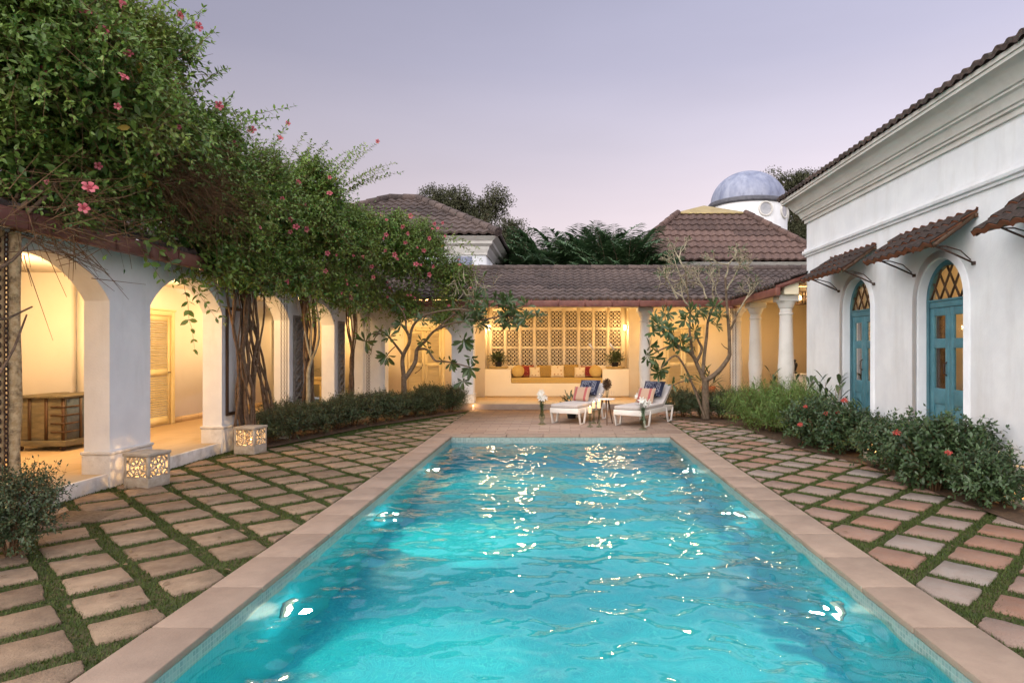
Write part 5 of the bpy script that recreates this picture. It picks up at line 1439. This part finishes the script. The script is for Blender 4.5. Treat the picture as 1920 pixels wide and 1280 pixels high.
far_tree('tall_tree', 'dark tree behind the domed tower and the white house roof', tuple(at(1500,655,40)*[1,1,0]),
  [([(1495,700,40),(1498,560,40),(1495,420,40),(1480,360,40)],.35,.12),([(1496,450,40),(1530,400,40),(1560,380,40)],.2,.1)],
  [(1470,345,40,.8),(1492,350,40,.9),(1515,345,40,.8),(1490,385,40,.9),(1480,430,40,1.2),(1500,455,40,1.2),(1520,420,40,1.2),(1505,400,40,.8),(1500,480,40,1.1),(1550,400,40,1.2)], .17, 52, 260)
print('script objects', len(C.objects))

# ================================================================== FURNITURE AND SMALL THINGS
def pillow(mb, w, h, t, n=14, pinch=.06):
    """soft square cushion in the xz plane, thickness along y, centre at the origin"""
    V = []; F = []
    for sgn in (-1, 1):
        for j in range(n+1):
            for i in range(n+1):
                u, v = -1+2*i/n, -1+2*j/n
                th = (max(0,(1-u**4))*max(0,(1-v**4)))**.42
                k = 1-pinch*(1-abs(u)**2)*(abs(v)**3) ; l_ = 1-pinch*(1-abs(v)**2)*(abs(u)**3)
                V.append((u*w/2*l_, sgn*t/2*th, v*h/2*k))
    m = (n+1)*(n+1)
    for s_ in (0, 1):
        for j in range(n):
            for i in range(n):
                a = s_*m+j*(n+1)+i; F.append((a, a+1, a+n+2, a+n+1))
    mb.add(V, F)
def cushion(name, label, mat, loc, w, h, t, rx=0, rz=0, cat='cushion', group=None, parent=None):
    mb = MB(Matrix.Translation(loc) @ Matrix.Rotation(rz, 4, 'Z') @ Matrix.Rotation(rx, 4, 'X'))
    m2 = MB(); pillow(m2, w, h, t)
    o = obj(name, m2, mat, smooth=True, loc=(0,0,0))
    o.location = loc; o.rotation_euler = (rx, 0, rz)
    return tag(o, label, cat, group)

# ---- sun loungers
def lounger():
    t = thing('sun_lounger', 'x', 'sun lounger')
    w, L = .66, 1.72; hw = w/2
    f = MB()
    f.box((-hw, 0, .235), (hw, .03, .345)); f.box((-hw, L-.03, .235), (hw, L, .345))
    f.box((-hw, .03, .24), (-hw+.03, L-.03, .345)); f.box((hw-.03, .03, .24), (hw, L-.03, .345))
    obj('frame', f, M['whitewood'], t, bev=.004)
    f = MB()
    for k in range(14): f.box((-hw+.031, .05+k*.085, .315), (hw-.031, .11+k*.085, .335))
    obj('slats', f, M['whitewood'], t)
    for sx in (-1, 1):
        for y0 in (.02, L-.44):
            f = MB(); x = sx*(hw-.0)
            for (ya, yb) in ((y0+.02, y0+.11), (y0+.40, y0+.31)):
                f.bar((x, ya, .30), (x, yb, .02), .030, .048, up=(0,1,0))
            f.bar((x, y0+.09, .012), (x, y0+.33, .012), .030, .024)
            obj('leg', f, M['whitewood'], t, bev=.003)
    f = MB(); f.box((-hw+.01, .005, .347), (hw-.01, 1.16, .425)); mt = obj('mattress', f, M['mattress'], t, smooth=40, bev=.022)
    f = MB()
    for sx in (-1,1):
        for k in range(9): f.tube([(sx*(hw-.008), .12+k*.125, .36), (sx*(hw+.004), .13+k*.125, .352), (sx*(hw-.008), .14+k*.125, .36)], .005, 5)
    obj('tufts', f, M['whitewood'], mt)
    xf = Matrix.Translation((0, 1.17, .350)) @ Matrix.Rotation(R(38), 4, 'X')
    f = MB(xf); f.box((-hw+.01, 0, .002), (hw-.01, .66, .085)); obj('back_mattress', f, M['mattress'], t, smooth=40, bev=.025)
    f = MB(xf)
    for sx in (-1, 1): f.box((sx*(hw-.04)-.015, -.02, -.03), (sx*(hw-.04)+.015, .64, .0))
    for k in range(6): f.box((-hw+.055, .03+k*.11, -.02), (hw-.055, .09+k*.11, -.003))
    f.bar(tuple(xf @ Vector((-hw+.06,.4,-.03))), (-hw+.06, 1.63, .30), .02, .03); f.bar(tuple(xf @ Vector((hw-.06,.4,-.03))), (hw-.06, 1.63, .30), .02, .03)
    obj('backrest', f, M['whitewood'], t)
    return t
lo1 = lounger()
lo1.location = (.08, 13.66, 0); lo1.rotation_euler = (0,0,R(-26)); tag(lo1, 'white sun lounger beside the lilies, on the arcade side of the small table', group='sun loungers on the deck')
lo2 = dup(lo1, (1.40, 13.22, 0), R(-31), 'white sun lounger beside the hedge, on the blue door side of the small table')
for lo_, nm in ((lo1, 'nearer the arcade'), (lo2, 'nearer the hedge')):
    a = lo_.rotation_euler.z; Rm = Matrix.Rotation(a, 3, 'Z'); base = Vector(lo_.location)
    p = base + Rm @ Vector((.02, 1.30, .72)); cushion('cushion', f'navy blue cushion with white dots on the lounger {nm}', M['navy'], p, .50, .43, .14, R(-40), a, group='navy cushions on the loungers')
    p = base + Rm @ Vector((-.06, 1.06, .585)); cushion('cushion', f'beige cushion with red stripes on the lounger {nm}', M['stripe'], p, .44, .36, .12, R(-26), a+R(-6), group='striped cushions on the loungers')
# ---- small round table with vase and glasses
tx, ty = .98, 13.75
t = thing('side_table', 'small round white topped table with splayed wooden legs between the loungers', 'table', (tx, ty, 0))
f = MB(); f.lathe([(0,.525),(.19,.525),(.205,.532),(.205,.545),(.195,.55),(0,.55)], (tx,ty,0), 32); obj('table_top', f, M['white'], t, smooth=35)
for k in range(3):
    a = R(-85+120*k); f = MB(); f.tube([(tx+.07*math.cos(a), ty+.07*math.sin(a), .525), (tx+.19*math.cos(a), ty+.19*math.sin(a), 0)], [.019,.010], 10); obj('leg', f, M['darkwood'], t, smooth=50)
t = thing('flower_vase', 'clear vase of dark dried flowers on the small round table', 'vase', (tx+.03, ty+.02, .55))
f = MB(); f.lathe([(0,.003),(.045,.003),(.05,.02),(.045,.10),(.058,.19),(.055,.19),(.042,.10),(.044,.02),(0,.02)], (tx+.03,ty+.02,.55), 20); obj('glass_vase', f, M['glass'], t, smooth=50)
g = np.random.default_rng(61); lf = MB(); n = 900; d = unit(g.normal(size=(n,3))); P = np.array([tx+.03,ty+.02,.85])+d*g.uniform(.3,1,n)[:,None]*[.085,.085,.115]
inst(lf, T4, P, unit(d+g.normal(0,.6,(n,3))), unit(g.normal(size=(n,3))), np.full(n,.035), g.uniform(0,1,n)); lf_o = obj('dark_flowers', lf, M['darkwood'], t)
f = MB()
for k in range(7): a = k*.9; f.tube([(tx+.03+.015*math.cos(a), ty+.02+.015*math.sin(a), .57), (tx+.03+.04*math.cos(a), ty+.02+.04*math.sin(a), .80)], .003, 5)
obj('flower_stems', f, M['hedge'], t)
for k, (dx, dy, lb) in enumerate(((-.13,-.04,'stemmed glass on the small table at its arcade side'),(-.07,-.13,'stemmed glass at the front of the small table before the dark flowers'),(.09,-.12,'stemmed glass at the front of the small table on the hedge side'),(.15,-.02,'stemmed glass on the small table at its hedge side'))):
    f = MB(); f.lathe([(0,.002),(.028,.003),(.004,.010),(.004,.075),(.022,.095),(.030,.13),(.024,.17),(.022,.17),(.028,.13),(.020,.098),(0,.085)], (tx+dx,ty+dy,.551), 16)
    tag(obj('wine_glass', f, M['glass'], smooth=50), lb, 'glass', 'glasses on the small table')
# ---- candles on glass holders
def candle(x, y, hh, ch, label):
    t = thing('candle_holder', label, 'candle holder', (x, y, 0))
    f = MB(); f.lathe([(0,.0),(.062,.0),(.064,.012),(.03,.03),(.018,.05),(.030,.075),(.034,.10),(.018,.125),(.020,hh*.6),(.030,hh*.75),(.020,hh*.85),(.045,hh*.97),(.05,hh),(.0,hh)], (x,y,0), 20); obj('glass_stand', f, M['greenglass'], t, smooth=50)
    t2 = thing('pillar_candle', label.replace('stand holding','candle on').replace('glass candle','lit pillar') if False else 'lit pillar candle on the '+label.split(' glass')[0]+' glass stand', 'candle', (x, y, hh))
    f = MB(); f.lathe([(0,.001),(.036,.001),(.037,.01),(.037,ch-.01),(.034,ch),(.02,ch-.006),(0,ch-.012)], (x,y,hh), 20); obj('wax', f, M['wax'], t2, smooth=40)
    f = MB(); f.lathe([(0,0),(.006,.008),(.007,.018),(.003,.033),(0,.040)], (x,y,hh+ch-.005), 10); obj('flame', f, M['candleglow'], t2, smooth=True)
    l = bpy.data.lights.new('candle_light', 'POINT'); l.energy = 1.6; l.color = (1,.55,.22); l.shadow_soft_size = .02
    lo = bpy.data.objects.new('candle_light', l); C.objects.link(lo); lo.parent = t2; lo.location = (0,0,ch+.05)
candle(.62, 13.24, .285, .125, 'shortest glass candle stand before the lounger on the arcade side')
candle(.73, 13.85, .33, .13, 'middle glass candle stand of the three between the loungers')
candle(.81, 13.24, .385, .155, 'tallest glass candle stand before the small round table')
# ---- vases with lilies
def lily_vase(x, y, label, seed):
    g = np.random.default_rng(seed); t = thing('lily_vase', label, 'vase', (x, y, 0))
    f = MB(); f.lathe([(0,.0),(.085,.0),(.088,.012),(.055,.03),(.03,.06),(.05,.10),(.072,.15),(.062,.20),(.038,.25),(.034,.34),(.048,.44),(.045,.44),(.030,.34),(.033,.25),(.055,.20),(0,.16)], (x,y,0), 24); obj('glass_vase', f, M['greenglass'], t, smooth=50)
    lf = MB(); st = MB(); fl = MB()
    for k in range(11):
        a = g.uniform(0,6.28); r_ = g.uniform(.02,.12); z = g.uniform(.50,.68); p = np.array([x+r_*math.cos(a), y+r_*math.sin(a), z])
        st.tube([(x,y,.10), (x+.01*math.cos(a), y+.01*math.sin(a), .42), tuple(p)], [.003,.0035,.003], 5)
        for j in range(6):
            q = np.array([x,y,.2])+(p-np.array([x,y,.2]))*g.uniform(.35,1); ax = unit(np.array([math.cos(a+g.normal()), math.sin(a+g.normal()), .5]))
            inst(lf, TLONG, q[None], ax[None], np.array([[0,0,1.0]]), np.array([.11]), np.array([g.uniform()]))
        if k < 6:
            d = unit(np.array([math.cos(a), math.sin(a)-.8, .35])); u = unit(np.cross(d,[0,0,1.0])); v = np.cross(d,u); b_ = np.arange(6)*math.pi/3
            ax = unit(u*np.cos(b_)[:,None]+v*np.sin(b_)[:,None]+d*.55); inst(fl, T8, np.tile(p,(6,1)), ax, np.tile(d,(6,1)), np.full(6,.095), g.uniform(0,1,6))
    obj('leaves', lf, M['hedge'], t); obj('flower_stems', st, M['hedge'], t); obj('lilies', fl, M['lily'], t)
lily_vase(-.385, 13.67, 'tall glass vase of white lilies at the foot of the arcade side lounger', 71)
lily_vase(1.66, 12.78, 'tall glass vase of white lilies in front of the hedge side lounger', 72)
# ---- potted plants
def pot_plant(x, y, z, pr, ph, hgt, n, leaf, label, seed, pot='blackpot', mat='hedge', tpl=TLONG, dish=None, arch=.9, name='potted_plant'):
    g = np.random.default_rng(seed); t = thing(name, label, 'potted plant', (x, y, z)); z0 = z
    if dish:
        f = MB(); f.lathe([(0,0),(dish*.8,0),(dish,.05),(dish,.075),(dish*.93,.075),(dish*.78,.03),(0,.03)], (x,y,z), 24); obj('dish', f, M['clayplate'], t, smooth=40); z0 = z+.031
    f = MB(); f.lathe([(0,0),(pr*.72,0),(pr*.95,ph*.85),(pr,ph*.85),(pr,ph),(pr*.9,ph),(pr*.88,ph*.9),(0,ph*.9)], (x,y,z0), 20); obj('pot', f, M[pot], t, smooth=40)
    lf = MB(); st = MB()
    for k in range(n):
        a = g.uniform(0,6.28); el = g.uniform(.3,1.4); d = np.array([math.cos(a)*math.cos(el), math.sin(a)*math.cos(el), math.sin(el)])
        p0 = np.array([x,y,z0+ph*.9]); L_ = hgt*g.uniform(.5,1)
        p1 = p0+d*L_*.6; p2 = p0+d*L_+np.array([0,0,-.15*L_*arch])
        st.tube([p0,p1,p2], [.004,.003,.002], 4)
        for q in (p1, (p1+p2)/2, p2):
            ax = unit(d+g.normal(0,.45,3)+[0,0,-.4*arch]); inst(lf, tpl, q[None], ax[None], np.array([[0,0,1.0]])+g.normal(0,.2,(1,3)), np.array([leaf*g.uniform(.7,1.15)]), np.array([g.uniform()]))
    obj('foliage', lf, M[mat], t); obj('stems', st, M['hedge'], t)
pot_plant(.27, 14.95, 0, .13, .24, .42, 20, .17, 'black potted plant with upright leaves behind the arcade side lounger', 81, tpl=TOB, arch=.2)
pot_plant(-1.90, 19.8, 1.0, .12, .18, .38, 95, .14, 'bushy plant in a dish on the seat shoulder nearer the arcade', 82, dish=.30, tpl=TOB)
pot_plant(1.70, 19.8, 1.0, .12, .18, .38, 95, .14, 'bushy plant in a dish on the seat shoulder nearer the round column', 83, dish=.30, tpl=TOB)
pot_plant(4.15, 17.9, .15, .20, .42, .5, 16, .40, 'orange terracotta pot with spiky reddish leaves behind the rain chains', 84, pot='terracotta', mat='roseleaf', arch=.5)
pot_plant(-6.6, 16.9, .9, .09, .08, .22, 20, .16, 'small spiky plant on the console at the corridor end', 85, mat='hedge', arch=.3)
# ---- built-in seat cushions
f = MB(); f.box((-1.495, 19.53, .571), (1.295, 20.37, .73)); tag(obj('seat_mattress', f, M['goldpale'], smooth=40, bev=.03), 'long yellow printed mattress on the built in seat', 'mattress')
for sx, x in ((-1, -1.30), (1, 1.10)):
    f = MB(Matrix.Translation((x, 19.62, .925)) @ Matrix.Rotation(R(-90), 4, 'X')); f.lathe([(0,0),(.12,.002),(.175,.03),(.19,.07),(.19,.60),(.175,.64),(.12,.67),(0,.672)], n=28)
    tag(obj('bolster', f, M['goldpale'], smooth=50), f'round yellow bolster at the {"arcade" if sx<0 else "round column"} end of the seat', 'bolster', 'bolsters on the seat')
S = [(635,'crimson',.40,.40,.0,20.02,'crimson printed cushion beside the bolster at the arcade end'),(703,'creamprint',.34,.34,.1,19.92,'small cream cushion with one round motif, nearer the arcade'),
     (797,'gold',.52,.40,.0,20.0,'gold patterned cushion between cream ones, nearer the arcade'),(912,'creamprint',.42,.40,0,19.93,'cream cushion with round motifs in the middle of the seat'),
     (1032,'gold',.52,.42,0,20.02,'gold patterned cushion right of the middle cream cushion'),(1118,'creamprint',.34,.34,-.1,19.92,'small cream cushion with one round motif, nearer the round column'),(1190,'crimson',.42,.38,0,20.02,'crimson printed cushion beside the bolster at the round column end')]
for px_, mat, w, h, rz, y, lb in S:
    x = ((860+px_/4.924)-1050)*19.9/1200
    cushion('cushion', lb, M[mat], (x, y, .73+h/2-.01), w, h, .15, R(-14), rz, group='cushions on the built in seat')
# ---- chest, console, sideboard
t = thing('wooden_chest', 'old painted wooden chest with iron bands and sloping lid in the first arch', 'chest', (-7.5, 9.6, .135))
x0, x1, y0, y1 = -7.86, -7.13, 9.22, 9.98
f = MB(); f.box((x0,y0,.29),(x1,y1,.90)); b_o = obj('body', f, [M['oldwood']], t, bev=.006)
f = MB(); f.box((x1+.001,y0+.03,.31),(x1+.008,y1-.03,.88)); obj('side_board', f, M['bluewood'], t)
f = MB()
for k in range(7): f.box((x0-.03+k*(x1-x0+.06)/7+.003, y0-.05, .902+.0), (x0-.03+(k+1)*(x1-x0+.06)/7-.003, y1+.03, .93+.006*(k%2)))
obj('lid', f, M['oldwood'], t, bev=.004)
f = MB()
for xx in (x0+.0, x0+.20, x0+.44, x1-.045): f.box((xx, y0-.012, .29), (xx+.045, y0-.001, .90))
for zz in (.40,.52,.64,.76): f.box((x1-.20, y0-.016, zz), (x1+.012, y0-.002, zz+.025)); f.box((x1+.009, y0, zz), (x1+.016, y0+.25, zz+.025))
f.box((x1+.009, y0+.26, .29), (x1+.018, y0+.31, .90))
obj('iron_bands', f, M['darkwood'], t)
f = MB(); f.box((x0-.02,y0-.03,.205),(x1+.03,y1,.29)); obj('plinth', f, M['oldwood'], t, bev=.006)
for xx in (x0+.06, x1-.06):
    for yy in (y0+.03, y1-.1):
        f = MB(Matrix.Translation((xx, yy, .175)) @ Matrix.Rotation(R(90), 4, 'Y')); f.lathe([(0,-.02),(.04,-.02),(.04,.02),(0,.02)], n=14); obj('wheel', f, M['iron'], t, smooth=40)
t = thing('console_table', 'carved wooden console table at the corridor end', 'table', (-6.6, 16.9, .135))
f = MB(); f.box((-7.0,16.7,.80),(-6.2,17.1,.87)); f.box((-6.96,16.73,.68),(-6.24,17.07,.80)); obj('table_top', f, M['clayplate'], t, bev=.008)
for xx in (-6.95,-6.30):
    for yy in (16.75, 16.98): f = MB(); f.box((xx,yy,.135),(xx+.06,yy+.06,.68)); obj('leg', f, M['clayplate'], t)
t = thing('sideboard', 'pale cloth covered side table near the white house corner', 'table', (6.0, 16.6, .15))
f = MB(); f.box((5.7,16.3,.15),(6.7,16.8,.95)); obj('cloth', f, M['whitewood'], t, bev=.02)
f = MB(); f.box((5.66,16.27,.951),(6.74,16.83,.975)); obj('top', f, M['whitewood'], t, bev=.008)
t = thing('black_ornament', 'small black statue on the side table near the white house corner', 'ornament', (6.02, 16.4, .975))
f = MB(); f.lathe([(0,0),(.07,0),(.06,.04),(.03,.07),(.045,.14),(.07,.22),(.06,.28),(.03,.31),(.035,.35),(0,.38)], (6.02,16.4,.976), 16); obj('figure', f, M['blackpot'], t, smooth=50)
# ---- stone cube lanterns
def stone_lantern(x, y, rz, s, h, label, power=5, group='pierced stone lanterns'):
    t = thing('stone_lantern', label, 'lantern', (x, y, -.02), group)
    xf = Matrix.Translation((x, y, -.02)) @ Matrix.Rotation(rz, 4, 'Z'); a = s/2; fr = .035; zb = h*.30
    f = MB(xf); f.box((-a,-a,0),(a,a,zb)); obj('base', f, M['stone'], t, bev=.006)
    f = MB(xf); f.box((-a-.01,-a-.01,h-.035),(a+.01,a+.01,h)); obj('lid', f, M['stone'], t, bev=.006)
    for sx in (-1,1):
        for sy in (-1,1): f = MB(xf); f.box((min(sx*a,sx*(a-fr)),min(sy*a,sy*(a-fr)),zb),(max(sx*a,sx*(a-fr)),max(sy*a,sy*(a-fr)),h-.035)); obj('corner_post', f, M['stone'], t, bev=.004)
    for k in range(4):
        x2 = xf @ Matrix.Rotation(k*math.pi/2, 4, 'Z') @ Matrix.Translation((0, -a+.016, 0)); f = MB(x2)
        cz = (zb+h-.035)/2; hh = (h-.035-zb)/2; hw_ = a-fr; th = .022; bw = .014
        for rr_, nn_ in ((min(hh,hw_)*.30, 16), (min(hh,hw_)*.72, 20)):
            f.tube([(rr_*math.cos(2*math.pi*i/nn_), 0, cz+rr_*math.sin(2*math.pi*i/nn_)*hh/min(hh,hw_)) for i in range(nn_+1)], bw*.55, 6, cap=False)
        for i in range(8):
            an = 2*math.pi*(i+.5)/8; r0_ = min(hh,hw_)*.30; kx = hw_/max(abs(math.cos(an)),1e-3); kz = hh/max(abs(math.sin(an)),1e-3); r1_ = min(kx,kz)
            f.bar((r0_*math.cos(an), 0, cz+r0_*math.sin(an)), (r1_*math.cos(an), .001, cz+r1_*math.sin(an)), bw, th, up=(0,1,0))
        for sx in (-1,1):
            for sz in (-1,1): f.bar((sx*hw_, .002, cz+sz*hh*.45), (sx*hw_*.45, .002, cz+sz*hh), bw, th*.9, up=(0,1,0))
        f.box((-hw_,-.012,zb),(hw_,.012,zb+.012)); f.box((-hw_,-.012,h-.047),(hw_,.012,h-.035))
        obj('pierced_panel', f, M['stone'], t)
    f = MB(xf); f.lathe([(0,.0),(.03,.0),(.03,.05),(0,.05)], (0,0,zb+.003), 14); obj('candle', f, M['wax'], t, smooth=40)
    f = MB(xf); f.lathe([(0,0),(.012,.012),(.012,.03),(0,.055)], (0,0,zb+.055), 10); obj('flame', f, M['candleglow'], t, smooth=True)
    l = bpy.data.lights.new('candle_light', 'POINT'); l.energy = power; l.color = (1,.60,.25); l.shadow_soft_size = .018
    lo = bpy.data.objects.new('candle_light', l); C.objects.link(lo); lo.parent = t; lo.location = (0,0,zb+.12)
stone_lantern(-4.90, 7.60, R(-10), .33, .41, 'large square pierced stone lantern glowing at the foot of the first pier')
stone_lantern(-4.86, 10.05, R(-6), .34, .42, 'square pierced stone lantern behind the thick vine trunks at the second pier')
stone_lantern(4.66, 9.25, R(10), .36, .42, 'square pierced stone lantern glowing behind the shrubs between the blue doors', 16)
# round pierced lantern at the right edge
t = thing('round_lantern', 'big round pierced pottery lantern with glowing slits at the right photo edge', 'lantern', (4.76, 6.62, -.02))
f = MB(); n = 40; rows = 26
Vr = []; 
for j in range(rows+1):
    tt = j/rows; z = .42*tt; rad_ = .07+.13*math.sin(math.pi*min(1,tt*.92+.06))
    for k in range(n): a = 2*math.pi*k/n; Vr.append((4.76+rad_*math.cos(a), 6.62+rad_*math.sin(a), z-.02))
Fr = []
for j in range(rows):
    for k in range(n):
        if 3 < j < rows-4 and (j//3 + k//2) % 3 == 0 and j % 3 != 2: continue
        Fr.append((j*n+k, j*n+(k+1)%n, (j+1)*n+(k+1)%n, (j+1)*n+k))
f.add(Vr, Fr); o = obj('shell', f, M['stone'], t, smooth=60); m_ = o.modifiers.new('thickness', 'SOLIDIFY'); m_.thickness = .014
f = MB(); f.lathe([(0,0),(.02,.012),(.02,.05),(0,.08)], (4.76,6.62,.10), 10); obj('flame', f, M['candleglow'], t, smooth=True)
l = bpy.data.lights.new('candle_light', 'POINT'); l.energy = 4.5; l.color = (1,.6,.25); l.shadow_soft_size = .02
lo = bpy.data.objects.new('candle_light', l); C.objects.link(lo); lo.parent = t; lo.location = (0,0,.22)
stone_lantern(4.78, 7.35, R(5), .34, .42, 'square pierced stone lantern hidden behind the large glossy shrub at the near blue door', 8)
# glass hurricane light at the deck corner pier
t = thing('hurricane_lamp', 'small glass candle lamp at the foot of the pier beside the step', 'lamp', (-2.30, 16.95, 0))
f = MB(); f.lathe([(.055,0),(.06,.01),(.065,.15),(.055,.28),(.05,.30)], (-2.30,16.95,0), 18); obj('glass', f, M['glass'], t, smooth=50)
f = MB(); f.lathe([(0,.002),(.03,.002),(.03,.09),(0,.09)], (-2.30,16.95,0), 14); obj('candle', f, M['wax'], t, smooth=40)
f = MB(); f.lathe([(0,0),(.009,.012),(0,.045)], (-2.30,16.95,.095), 10); obj('flame', f, M['candleglow'], t, smooth=True)
l = bpy.data.lights.new('candle_light', 'POINT'); l.energy = 3; l.color = (1,.6,.25); l.shadow_soft_size = .02
lo = bpy.data.objects.new('candle_light', l); C.objects.link(lo); lo.parent = t; lo.location = (0,0,.16)
# drain grate and fallen leaves
f = MB()
for k in range(14): f.bar((-4.9+.0, 6.0+k*.026, -.008), (-4.35, 6.0+k*.026, -.008), .010, .012)
f.box((-4.9,5.985,-.03),(-4.35,5.995,.0)); f.box((-4.9,6.35,-.03),(-4.35,6.36,.0))
tag(obj('drain_grate', f, M['wicker']), 'brown slatted drain grate in the turf beside the lower left shrub', 'drain')
g = np.random.default_rng(91); f = MB(); n = 420
P = np.stack([np.where(g.uniform(size=n)<.8, g.uniform(-5.2,-2.4,n), g.uniform(2.5,4.4,n)), g.uniform(4,15,n), np.full(n,.006)], -1)
inst(f, T8, P, unit(np.stack([g.normal(size=n), g.normal(size=n), g.normal(0,.1,n)],-1)), unit(g.normal(0,.25,(n,3))+[0,0,1]), g.uniform(.03,.065,n), g.uniform(0,1,n))
tag(obj('fallen_leaves', f, M['wicker']), 'scattered dry brown leaves on the turf and slabs', 'leaves', kind='stuff')
